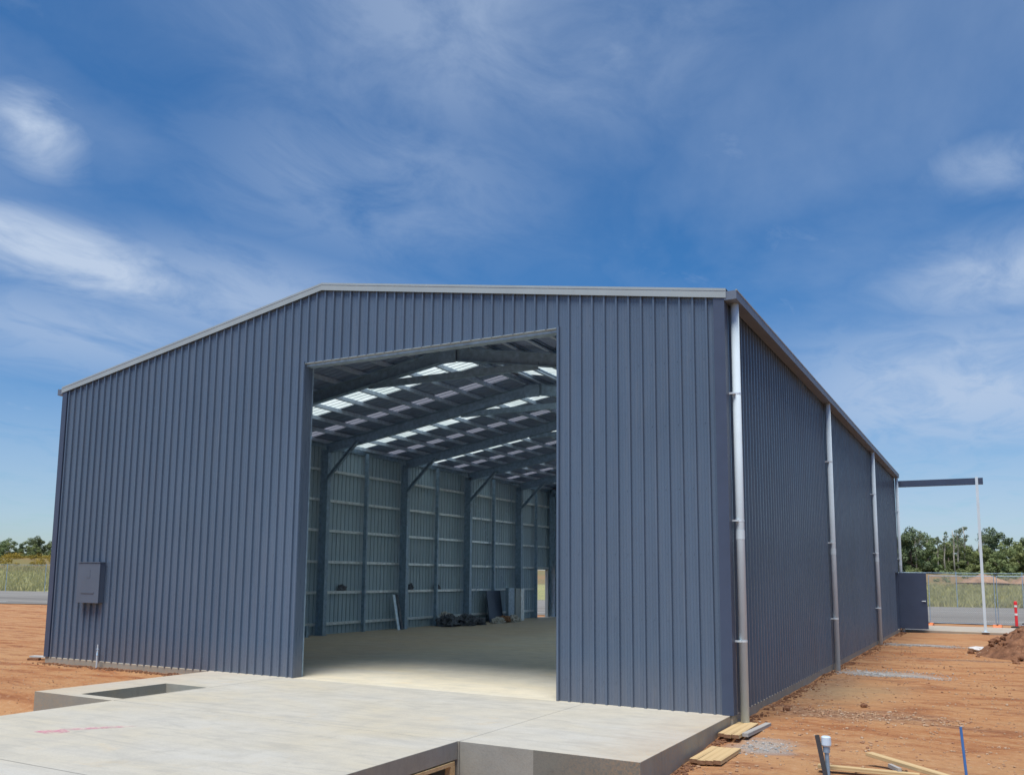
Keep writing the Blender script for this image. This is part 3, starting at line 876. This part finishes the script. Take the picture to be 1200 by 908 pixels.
for _ in range(900):
    x = random.uniform(-16, -9.5); y = random.uniform(-5, 0)
    if ok(x, y): pts.append((x, y, random.uniform(.006, .014)))
for _ in range(260):                                  # dug edge band by the first downpipe
    a = random.uniform(0, 6.28); r = random.random()**.6
    pts.append((1.35+1.5*r*math.cos(a), 1.75+.7*r*math.sin(a), random.uniform(.008, .028)))
scatter('stones', M['stone'], pts, 'small stones and crumbs scattered over the red earth', 'stones')
pts = []
for cx, cy, rx, ry, n_ in ((.95, 8.1, 1.25, .55, 1500), (1.0, 17.2, 1.3, .6, 900), (.62, -.95, .35, .45, 60)):
    for _ in range(n_):
        x = random.gauss(cx, rx*.5); y = random.gauss(cy, ry*.5)
        if ok(x, y): pts.append((x, y, random.uniform(.008, .020)))
scatter('gravel', M['bluestone'], pts, 'grey crushed gravel in patches at the downpipe feet', 'gravel')
pts = [(random.gauss(4.9, .95), random.gauss(14.9, .95), random.uniform(.03, .1)) for _ in range(420)]
for _ in range(500):
    y = random.uniform(-3.5, 0); pts.append((.02+abs(random.gauss(0, .07)), y, random.uniform(.006, .026)))
for _ in range(900):
    y = random.uniform(.1, 24.3); pts.append((.06+abs(random.gauss(0, .10)), y, random.uniform(.008, .028)))
for _ in range(500):
    x = random.uniform(-1.9, 0); pts.append((x, -3.47-abs(random.gauss(0, .1)), random.uniform(.01, .035)))
for _ in range(500):
    x = random.uniform(-14.3, -9.5); pts.append((x, -.06-abs(random.gauss(0, .12)), random.uniform(.008, .03)))
for _ in range(260):
    pts.append((random.uniform(-9.6, -7.8), -3.5-abs(random.gauss(0, .25)), random.uniform(.01, .04)))
scatter('soil_clods', M['clod'], pts, 'loose soil clods around the heap and along the slab edges', 'clods')
for x, y, r, lab in ((1.28, 2.75, .055, 'dark clod lying alone on the earth right of the first downpipe'), (.38, 1.6, .06, 'dark clod close to the foot of the side wall')):
    mb = MB()
    for v in protos[1].vertices: mb.v.append(tuple(v.co*r))
    for p in protos[1].polygons: mb.f.append(tuple(p.vertices)); mb.m.append(0)
    tag(mb.build('earth_clod', M['clod'], loc=(x, y, ground_h(x, y)+r*.4)), lab, 'clod')
# white bags
for i, (x, y, s_, lab) in enumerate(((2.62, 15.9, 1.0, 'crumpled white plastic bag left of the soil heap'), (2.98, 16.0, .8, 'smaller crumpled white bag touching the soil heap'))):
    b = bmesh.new(); bmesh.ops.create_icosphere(b, subdivisions=3, radius=.17)
    for v in b.verts: v.co *= 1+.35*noise.noise(v.co*9+Vector((i*5, 0, 0))); v.co.z *= .42; v.co.x *= 1.3
    me = bpy.data.meshes.new('plastic_bag'); b.to_mesh(me); b.free(); me.materials.append(M['bag'])
    o = bpy.data.objects.new('plastic_bag', me); col.objects.link(o); o.location = (x, y, -.06); o.scale = (s_, s_, s_); tag(o, lab, 'bag')

# ------------------------------------------------------------------ things inside the shed
def rag(loc, seed, lab, mat=M['darkrag'], sx=.5, sy=.4, sz=.3, name='plastic_wrap', cat='wrap'):
    b = bmesh.new(); bmesh.ops.create_icosphere(b, subdivisions=4, radius=1)
    for v in b.verts:
        v.co *= 1+.55*noise.fractal(v.co*2.2+Vector((seed, 0, 0)), .7, 2, 4); v.co.z = max(v.co.z, -.4)
        v.co = Vector((v.co.x*sx, v.co.y*sy, v.co.z*sz))
    me = bpy.data.meshes.new(name); b.to_mesh(me); b.free(); me.materials.append(mat)
    o = bpy.data.objects.new(name, me); col.objects.link(o); o.location = loc; tag(o, lab, cat); return o
rag((-13.6, 14.75, .12), 1, 'dark crumpled wrap left end of the litter by the side wall', sx=.3, sy=.42, sz=.27)
rag((-13.4, 15.6, .10), 7, 'dark glossy wrap in the middle of the litter by the side wall', sx=.32, sy=.42, sz=.28)
rag((-13.3, 16.3, .08), 13, 'low dark wrap at the foot of the third column in view', sx=.25, sy=.28, sz=.18)
rag((-13.85, 14.9, .34), 17, 'pale crumpled sheet on top of the dark litter', M['paleboard'], .16, .22, .14, 'paper_sheet', 'paper')
rag((-13.2, 17.6, .05), 21, 'pale torn paper beside the column on the floor', M['paleboard'], .18, .35, .16, 'paper_sheet', 'paper')
rag((-13.2, 18.9, .06), 25, 'pale paper heap in front of the leaning panels', M['paleboard'], .2, .32, .18, 'paper_sheet', 'paper')
rag((-13.3, 18.2, .1), 29, 'brown crumpled carton piece between the two paper heaps', M['timber_end'], .2, .4, .15, 'carton_piece', 'carton')
for k, (y, z, lab) in enumerate(((9.55, 1.27, 'dark work glove on the girt in the first full bay'), (13.2, 1.27, 'dark glove on the girt next to the second column'), (14.9, 1.27, 'small dark tool bag on the girt in the second full bay'))):
    rag((XL+.09, y, z+.06), 40+k*3, lab, sx=.06, sy=.17, sz=.12, name='work_glove' if k < 2 else 'tool_bag', cat='glove' if k < 2 else 'bag')
# leaning panels and dark board
pn = empty('panel_stack', (-13.55, 19.75, 0)); tag(pn, 'bright metal panels standing upright near the far column', 'panels')
for k, (dy, w, m_) in enumerate(((-.42, .5, M['galv']), (.06, .36, M['white']), (.42, .30, M['galv_light']))):
    mb = MB(); mb.box(-.12, dy-w/2, .0, .0+.03*k, dy+w/2, 1.30-.02*k); mb.build('panel', m_, pn, bevel=.004)
mb = MB(); mb.box(-.02, -.55, 0, .02, .55, 1.2); o = mb.build('steel_sheet', M['navy_dark'], loc=(-13.8, 18.55, .0), bevel=.003); o.rotation_euler = (0, R(-8), .0)
tag(o, 'dark navy sheet leaning on the wall left of the bright panels', 'panel')
for k, (y, m_, lab) in enumerate(((12.0, M['galv_light'], 'pale offcut strip leaning beside the second column'), (12.2, M['darkrag'], 'dark offcut strip leaning next to the pale strip'))):
    mb = MB(); mb.box(-.015, -.06, 0, .015, .06, 1.15); o = mb.build('steel_strip', m_, loc=(XL+.5, y, 0)); o.rotation_euler = (0, R(-12), 0); tag(o, lab, 'steel strip')
mb = MB(); mb.box(-.04, -.05, 0, .04, .05, .32); o = mb.build('steel_bracket', M['galv'], loc=(XL+.45, 7.6, .0), bevel=.003); tag(o, 'short steel bracket standing on the floor by the nearest column', 'bracket')

# ------------------------------------------------------------------ temporary fence
tf = []
for k in range(6):
    e = empty('temporary_fence', (.73+2.44*(k-1), 29.1+.02*k, -.12), R(-1))
    lab = ['temporary wire panel hidden behind the shed corner', 'temporary wire panel between the swung door and the slim white post', 'temporary wire panel right of the slim white post behind the red bollard',
           'temporary wire panel right of the red bollard', 'temporary wire panel fifth from the shed', 'temporary wire panel furthest right'][k]
    tag(e, lab, 'fence panel', 'temporary wire fence panels behind the shed')
    mb = MB()
    for x in (.03, 2.38): mb.tube([(x, 0, .05), (x, 0, 2.1)], .015, 8)
    mb.tube([(.03, 0, 2.08), (2.38, 0, 2.08)], .012, 8); mb.tube([(.03, 0, .18), (2.38, 0, .18)], .010, 8)
    mb.build('panel_frame', M['galv'], e)
    mb = MB(); mb.quad((.04, 0, .18), (2.37, 0, .18), (2.37, 0, 2.07), (.04, 0, 2.07)); mb.build('wire_mesh', M['mesh'], e)
    f = empty('fence_foot', (.73+2.44*(k-1)-.02, 29.1, -.12), R(88))
    tag(f, 'orange plastic fence foot ' + ['behind the shed corner', 'beside the swung navy door', 'right of the slim white post', 'right of the red bollard', 'under the fifth wire panel', 'at the far right of the fence'][k], 'fence foot', 'orange fence feet')
    mb = MB()
    pr = [(-.34, 0), (-.28, .13), (-.1, .17), (.1, .17), (.28, .13), (.34, 0)]
    for sgn in (-1, 1):
        n0 = len(mb.v)
        mb.v += [(x, -.16, z) for x, z in pr] + [(x, .16, z) for x, z in pr]
        nn = len(pr)
        mb.f += [tuple(n0+i for i in range(nn)), tuple(n0+nn+i for i in reversed(range(nn)))] + [(n0+i, n0+nn+i, n0+nn+(i+1) % nn, n0+(i+1) % nn) for i in range(nn)]
        mb.m += [0]*(nn+2); break
    mb.build('block', M['orange'], f, bevel=.02)
    mb = MB(); mb.box(-.05, -.165, .03, .05, -.161, .10); mb.box(-.2, -.03, .155, -.1, .03, .178); mb.build('grip_hole', M['rubber'], f)
# bollards
bl = empty('traffic_bollard', (3.80, 28.6, -.03)); tag(bl, 'red bollard with white bands behind the soil heap', 'bollard', 'red site bollards')
mb = MB(); mb.tube([(0, 0, 0), (0, 0, .05), (0, 0, .07)], [.20, .20, .12], 8); mb.build('base', M['rubber'], bl)
mb = MB(); mb.tube([(0, 0, .06), (0, 0, .5), (0, 0, .88)], [.055, .05, .05], 14); mb.tube([(0, 0, .88), (0, 0, 1.0), (0, 0, 1.03)], [.062, .062, .03], 14); mb.build('post', M['red'], bl)
for z in (.48, .8):
    mb = MB(); mb.tube([(0, 0, z), (0, 0, z+.08)], .058, 14); mb.build('band', M['reflect'], bl)
b2 = copy_tree(bl); b2.location = (4.25, 31.8, -.03); tag(b2, 'farther red bollard at the right edge beyond the temporary fence', 'bollard')

# permanent fence beyond the airstrip
pf = empty('wire_fence'); tag(pf, 'long chain wire fence along the far edge of the airstrip', 'fence')
sF = 55.2
for k in range(-34, 22):
    x, y = sp(sF, k*4.1); z = ground_h(x, y)
    mb = MB(); mb.tube([(x, y, z-.1), (x, y, z+2.5)], .028, 6); mb.build('post', M['galv'], pf)
mb = MB()
for k in range(-34, 21):
    (x, y), (x2, y2) = sp(sF, k*4.1), sp(sF, (k+1)*4.1)
    z, z2 = ground_h(x, y), ground_h(x2, y2)
    mb.tube([(x, y, z+2.42), (x2, y2, z2+2.42)], .012, 5)
mb.build('rail', M['galv'], pf)
mb = MB()
for k in range(-34, 21):
    (x, y), (x2, y2) = sp(sF, k*4.1), sp(sF, (k+1)*4.1)
    z, z2 = ground_h(x, y), ground_h(x2, y2)
    mb.quad((x, y, z+.05), (x2, y2, z2+.05), (x2, y2, z2+2.4), (x, y, z+2.4))
t = NT('far_chain_mesh'); t.c((.42, .44, .44)); co = t.coord(); xyz = t.sep(co)
m1 = t.math('LESS_THAN', t.math('FRACT', t.math('MULTIPLY', t.math('ADD', xyz[0], xyz[2]), 9)), .1)
m2 = t.math('LESS_THAN', t.math('FRACT', t.math('MULTIPLY', t.math('SUBTRACT', xyz[0], xyz[2]), 9)), .1)
t.set(t.b.inputs['Alpha'], t.math('MULTIPLY', t.math('MAXIMUM', m1, m2), .6))
mb.build('wire_mesh', t.m, pf)

# ------------------------------------------------------------------ vegetation
def crown_mesh(mb, blobs, n, size, flat=.75):
    for _ in range(n):
        cx, cy, cz, r = random.choice(blobs)
        while True:
            d = Vector((random.uniform(-1, 1), random.uniform(-1, 1), random.uniform(-1, 1)))
            if .1 < d.length < 1: break
        d = d.normalized()*(random.random()**.35)
        p = Vector((cx+d.x*r, cy+d.y*r, cz+d.z*r*flat))
        s_ = size*random.uniform(.5, 1.3)
        nrm = (d + Vector((random.uniform(-.7, .7), random.uniform(-.7, .7), random.uniform(-.3, .9)))).normalized()
        a = nrm.cross(Vector((random.uniform(-1, 1), random.uniform(-1, 1), .3))).normalized(); b = nrm.cross(a)
        n0 = len(mb.v)
        mb.v += [tuple(p-a*s_), tuple(p+b*s_*.55-a*.1*s_), tuple(p+a*s_), tuple(p-b*s_*.55+a*.1*s_)]
        mb.f.append((n0, n0+1, n0+2, n0+3)); mb.m.append(0)
def make_tree(kind, H_, seed):
    random.seed(seed)
    root = empty(kind)
    mbt = MB(); blobs = []
    if kind == 'bare_trunk_tree':
        mbt.tube([(0, 0, -.3), (.1, 0, H_*.4), (-.1, .1, H_*.75), (.15, 0, H_)], [.16, .13, .09, .04], 7)
        for k in range(6):
            z = H_*random.uniform(.5, .95); a = random.uniform(0, 6.28); l = random.uniform(.6, 1.5)
            mbt.tube([(0, 0, z), (math.cos(a)*l*.6, math.sin(a)*l*.6, z+l*.5), (math.cos(a)*l, math.sin(a)*l, z+l*1.1)], [.045, .03, .015], 5)
            blobs.append((math.cos(a)*l, math.sin(a)*l, z+l*1.1, random.uniform(.35, .6)))
        n, sz = 330, .14; bark = M['bark']; leaf = M['leaf_dark']
    else:
        spread = H_*.42
        mbt.tube([(0, 0, -.3), (.12, .05, H_*.25), (0, .1, H_*.5)], [.2, .16, .1], 7)
        for k in range(30):
            a = random.uniform(0, 6.28); rr = spread*random.uniform(.05, 1.0); z = H_*random.uniform(.10, .88)*(1-.25*rr/spread)
            blobs.append((rr*math.cos(a), rr*math.sin(a), z, H_*random.uniform(.065, .15)))
            if k < 7: mbt.tube([(0, .05, H_*.22), (rr*.5*math.cos(a), rr*.5*math.sin(a), z*.75), (rr*math.cos(a), rr*math.sin(a), z)], [.1, .06, .025], 5)
        blobs.append((0, 0, H_*.86, H_*.13))
        n, sz = 5200, .19; bark = M['bark_dark']; leaf = M['leaf'] if kind == 'bushy_tree' else M['leaf_dark'] if kind == 'dark_tree' else M['leaf_yellow']
    mbt.build('trunk', bark, root, smooth=True)
    mb = MB(); crown_mesh(mb, blobs, n, sz); mb.build('crown', leaf, root, fix=False)
    return root
prot = [make_tree('bushy_tree', 8.2, 11), make_tree('bushy_tree', 7.0, 12), make_tree('bushy_tree', 6.2, 13), make_tree('dark_tree', 8.6, 14), make_tree('dark_tree', 6.8, 15)]
bare = [make_tree('bare_trunk_tree', 8.5, 21), make_tree('bare_trunk_tree', 7.4, 22)]
used = set()
random.seed(5)
count = {}
def put(pr, x, y, sc, label, cat, group):
    o = pr if pr.name not in used else copy_tree(pr)
    if pr.name not in used: used.add(pr.name)
    o.location = (x, y, ground_h(x, y)-.1); o.rotation_euler = (0, 0, random.uniform(0, 6.28)); o.scale = (sc, sc, sc*random.uniform(.92, 1.08))
    o['label'] = label; o['category'] = cat; o['group'] = group
    return o
# t coordinate windows: right wedge about 20..110, left wedge about -260..-110
gR = 'woodland trees beyond the airstrip right of the shed'; gL = 'woodland trees beyond the field left of the shed'
def band(t0, t1, step, rows, grp, side, dark=.3, sc0=1.0):
    for r_, s0 in enumerate(rows):
        tt = t0
        while tt < t1:
            s = s0+random.uniform(-4, 4); x, y = sp(s, tt+random.uniform(-1, 1))
            pr = prot[random.choice((3, 4))] if random.random() < dark else prot[random.choice((0, 1, 2))]
            wh = ['in the front row', 'in the middle row', 'in the back row'][min(r_, 2)]
            k_ = 'dark' if pr in prot[3:] else 'mid green'
            put(pr, x, y, sc0*random.uniform(.8, 1.1)*(1+.06*r_), f'{k_} bushy tree {wh} of the wood {side}', 'tree', grp+f', {k_}, {wh}')
            tt += step*random.uniform(.75, 1.25)
band(12, 110, 3.4, (171, 178, 187), gR, 'right of the shed', .25, 1.07)
band(-240, -112, 4.2, (177, 186), gL, 'left of the shed', .5, .68)
band(-110, 10, 13, (188,), 'woodland trees hidden behind the shed', 'behind the shed', .4)
for tt, ss, i in ((38, 170, 1), (39.2, 172, 0), (41.8, 170, 0), (44.4, 169, 0), (43, 170, 0), (45.5, 171, 1), (47.0, 172, 0), (73.5, 168, 1), (50, 174, 1), (62, 171, 0), (40.5, 172, 1), (84, 170, 0)):
    x, y = sp(ss, tt)
    put(bare[i], x, y, random.uniform(.85, 1.1), 'thin pale trunked tree standing before the green wood right of the shed', 'tree', 'pale thin trees at the wood edge')
# far mass behind the individual trees is not needed: low shrubs on the bank
random.seed(9)
def shrubs(name, mat, spots, label, size=.16):
    mb = MB()
    for x, y, r in spots:
        z = ground_h(x, y)
        crown_mesh(mb, [(x, y, z+r*.35, r)], int(110*r)+30, size)
    o = mb.build(name, mat, fix=False); tag(o, label, 'shrubs', kind='stuff')
shrubs('bank_shrubs', M['leaf'], [(*sp(random.uniform(152, 172), random.uniform(10, 110)), random.uniform(.4, 1.1)) for _ in range(260)], 'low green scrub covering the soil bank right of the shed')
shrubs('yellow_shrubs', M['leaf_yellow'], [(*sp(random.uniform(150, 174), random.uniform(-225, -115)), random.uniform(.6, 1.5)) for _ in range(260)], 'yellow green flowering scrub in front of the left wood')
random.seed(29)
shrubs('understory', M['leaf_dark'], [(*sp(random.uniform(176, 200), random.uniform(8, 115)), random.uniform(1.4, 2.6)) for _ in range(150)], 'dark undergrowth closing the gaps under the wood on the right', .3)
shrubs('understory', M['leaf_dark'], [(*sp(random.uniform(182, 204), random.uniform(-245, -110)), random.uniform(1.6, 2.8)) for _ in range(150)], 'dark undergrowth closing the gaps under the wood on the left', .3)
# soil mounds on the bank
random.seed(19)
for k, tt in enumerate((45, 52, 58.5, 64, 70, 76, 82)):
    x, y = sp(153+random.uniform(-2, 2), tt)
    o = lump('earth_mound', random.uniform(2.8, 4.0), random.uniform(1.0, 1.7), 10+k, M['bank'], (x, y, ground_h(x, y)-.1), 26, .5)
    tag(o, 'orange brown earth mounds before the wood right of the shed', 'mound', kind='structure')
# dry grass
mb = MB(); random.seed(3)
def tuft(x, y, h, n_=5, sp_=.18):
    z = ground_h(x, y)
    for _ in range(n_):
        a = random.uniform(0, 6.28); px, py = x+random.gauss(0, sp_), y+random.gauss(0, sp_); w = h*.16
        lx, ly = random.gauss(0, h*.4), random.gauss(0, h*.4); n0 = len(mb.v)
        mb.v += [(px-w*math.cos(a), py-w*math.sin(a), z-.02), (px+w*math.cos(a), py+w*math.sin(a), z-.02), (px+lx, py+ly, z+h)]
        mb.f.append((n0, n0+1, n0+2)); mb.m.append(0)
for _ in range(9000):
    s = 57.2+ (random.random()**1.8)*85; tt = random.uniform(12, 75); x, y = sp(s, tt); tuft(x, y, random.uniform(.15, .42)*(1+s/150))
for _ in range(9000):
    s = 57.2+ (random.random()**1.6)*95; tt = random.uniform(-210, -60); x, y = sp(s, tt); tuft(x, y, random.uniform(.2, .45)*(1+s/150), 5, .3)
o = mb.build('dry_grass', M['tuft'], fix=False); tag(o, 'dry straw coloured grass on the field beyond the airstrip', 'grass', kind='stuff')
mb = MB()
for _ in range(34):
    x = random.uniform(1.5, 3.0); y = random.uniform(-2.2, 0); 
    tuft(x, y, random.uniform(.02, .05), 3, .03)

# ------------------------------------------------------------------ sky, sun, camera
SUN_EL = R(68)
sd = Vector((.02, -.40, 0)).normalized()*math.cos(SUN_EL) + Vector((0, 0, math.sin(SUN_EL)))
w = bpy.data.worlds.new('World'); scn.world = w; w.use_nodes = True
nt = w.node_tree; N = nt.nodes; Lk = nt.links
for n_ in list(N): N.remove(n_)
out = N.new('ShaderNodeOutputWorld'); bg = N.new('ShaderNodeBackground'); Lk.new(bg.outputs[0], out.inputs[0])
sky = N.new('ShaderNodeTexSky'); sky.sky_type = 'NISHITA'; sky.sun_disc = False
sky.sun_elevation = SUN_EL
sky.sun_rotation = math.atan2(sd.x, sd.y)
sky.air_density = 1.0; sky.dust_density = .4; sky.ozone_density = 3.0; sky.altitude = 0
tc = N.new('ShaderNodeTexCoord')
nrm = N.new('ShaderNodeVectorMath'); nrm.operation = 'NORMALIZE'; Lk.new(tc.outputs['Generated'], nrm.inputs[0])
sx = N.new('ShaderNodeSeparateXYZ'); Lk.new(nrm.outputs[0], sx.inputs[0])
def wm(op, a, b=0.0, c=None, clamp=False):
    x = N.new('ShaderNodeMath'); x.operation = op; x.use_clamp = clamp
    for i, v in enumerate((a, b) if c is None else (a, b, c)):
        if hasattr(v, 'links'): Lk.new(v, x.inputs[i])
        else: x.inputs[i].default_value = v
    return x.outputs[0]
def wramp(f, stops):
    x = N.new('ShaderNodeValToRGB'); Lk.new(f, x.inputs[0]); e = x.color_ramp.elements
    e[0].position, e[1].position = stops[0][0], stops[1][0]
    e[0].color = (*[stops[0][1]]*3, 1); e[1].color = (*[stops[1][1]]*3, 1); return x.outputs[0]
zz = wm('MAXIMUM', wm('ADD', sx.outputs[2], .12), .05)
cv = N.new('ShaderNodeCombineXYZ'); Lk.new(wm('DIVIDE', sx.outputs[0], zz), cv.inputs[0]); Lk.new(wm('DIVIDE', sx.outputs[1], zz), cv.inputs[1])
def wn(scale, sc, rot=0.0, det=7, rough=.6, dist=.6, off=(0, 0, 0)):
    mp = N.new('ShaderNodeMapping'); Lk.new(cv.outputs[0], mp.inputs[0]); mp.inputs['Scale'].default_value = sc; mp.inputs['Rotation'].default_value = (0, 0, rot); mp.inputs['Location'].default_value = off
    x = N.new('ShaderNodeTexNoise'); Lk.new(mp.outputs[0], x.inputs['Vector']); x.inputs['Scale'].default_value = scale
    x.inputs['Detail'].default_value = det; x.inputs['Roughness'].default_value = rough; x.inputs['Distortion'].default_value = dist
    return x.outputs['Fac']
nA = wn(.8, (1, .75, 1), R(25), 8, .56, .3, (3, 1, 0))
nB = wn(4.6, (1, .68, 1), R(-35), 10, .62, .55, (0, 5, 0))
nC = wn(.45, (1, 1, 1), 0, 4, .5, .3, (8, 2, 0))
veil = wm('MULTIPLY', wramp(nA, [(.44, 0), (.74, 1)]), .42)
wis = wm('MULTIPLY', wm('MULTIPLY', wramp(nB, [(.5, 0), (.78, 1)]), wramp(nC, [(.38, 0), (.62, 1)])), .52)
cl = wm('MAXIMUM', veil, wis)
# soft cloud patches standing at fixed directions of the sky
def patch(d, wide, high, amt, thr=(.40, .66), tilt=0.0):
    global cl
    D = Vector(d).normalized(); U = Vector((0, 0, 1)); A = D.cross(U).normalized(); B = A.cross(D)
    A2 = A*math.cos(tilt)+B*math.sin(tilt); B2 = B*math.cos(tilt)-A*math.sin(tilt)
    def dot(v):
        x = N.new('ShaderNodeVectorMath'); x.operation = 'DOT_PRODUCT'; Lk.new(nrm.outputs[0], x.inputs[0]); x.inputs[1].default_value = v; return x.outputs['Value']
    u = wm('DIVIDE', dot(A2), wide); v = wm('DIVIDE', dot(B2), high); f = wm('GREATER_THAN', dot(D), 0.0)
    r = wm('ADD', wm('MULTIPLY', u, u), wm('MULTIPLY', v, v))
    gss = wm('MULTIPLY', wm('POWER', 2.718, wm('MULTIPLY', r, -1.0)), f)
    k = wm('MULTIPLY', gss, wm('ADD', .35, wm('MULTIPLY', wramp(nB, [thr[0], thr[1]] and [(thr[0], 0), (thr[1], 1)]), .9)))
    cl = wm('MAXIMUM', cl, wm('MULTIPLY', k, amt), clamp=True)
patch((-.79, .49, .425), .045, .035, .95, (.35, .62), R(-15))
patch((-.31, .79, .53), .05, .035, .42, (.35, .6))
patch((-.80, .52, .315), .17, .035, 1.05, (.25, .6), R(-8))
patch((-.66, .66, .28), .22, .06, .50, (.2, .55), R(-6))
patch((-.80, .55, .24), .25, .05, .45, (.2, .55), R(-4))
patch((-.55, .72, .42), .20, .10, .30, (.3, .6))
patch((.04, .92, .39), .09, .03, .45)
patch((.03, .95, .29), .12, .045, .60, (.25, .6))
patch((0, .98, .19), .22, .075, .66, (.2, .55))
patch((-.42, .71, .57), .28, .14, .42, (.25, .6))
patch((.03, .99, .06), .9, .10, .42, (.2, .5))
patch((-.83, .55, .08), .5, .10, .32, (.2, .5))
mixn = N.new('ShaderNodeMix'); mixn.data_type = 'RGBA'
hs = N.new('ShaderNodeHueSaturation'); hs.inputs['Saturation'].default_value = 1.34; hs.inputs['Value'].default_value = 1.0; Lk.new(sky.outputs[0], hs.inputs['Color'])
Lk.new(cl, mixn.inputs[0]); el = N.new('ShaderNodeValToRGB'); Lk.new(sx.outputs[2], el.inputs[0]); ee = el.color_ramp.elements
ee[0].position = 0.0; ee[0].color = (.31, .355, .415, 1); ee[1].position = .55; ee[1].color = (.38, .42, .44, 1)
tm = N.new('ShaderNodeMix'); tm.data_type = 'RGBA'; tm.blend_type = 'MULTIPLY'; tm.inputs[0].default_value = 1.0
Lk.new(hs.outputs[0], tm.inputs[6]); Lk.new(el.outputs[0], tm.inputs[7]); Lk.new(tm.outputs[2], mixn.inputs[6]); mixn.inputs[7].default_value = (1.85, 2.25, 2.9, 1)
Lk.new(mixn.outputs[2], bg.inputs[0]); bg.inputs[1].default_value = .15
sl = bpy.data.lights.new('sun', 'SUN'); sl.energy = 2.5; sl.angle = R(32); sl.color = (1, .965, .91)
so = bpy.data.objects.new('sun', sl); col.objects.link(so); so.rotation_euler = sd.to_track_quat('Z', 'Y').to_euler()

cam = bpy.data.cameras.new('camera'); co = bpy.data.objects.new('camera', cam); col.objects.link(co)
co.matrix_world = Matrix(((0.871482,0.053704,0.487478,3.0635),(0.490315,-0.116670,-0.863701,-11.8989),(0.010490,0.991718,-0.128007,1.7813),(0,0,0,1)))
cam.sensor_width = 36; cam.lens = 31.06; cam.shift_x = .0207; cam.shift_y = .0720
cam.clip_start = .1; cam.clip_end = 6000
scn.camera = co
scn.view_settings.view_transform = 'Standard'; scn.view_settings.look = 'None'
scn.view_settings.exposure = .85; scn.view_settings.gamma = 1; scn.view_settings.use_curve_mapping = False
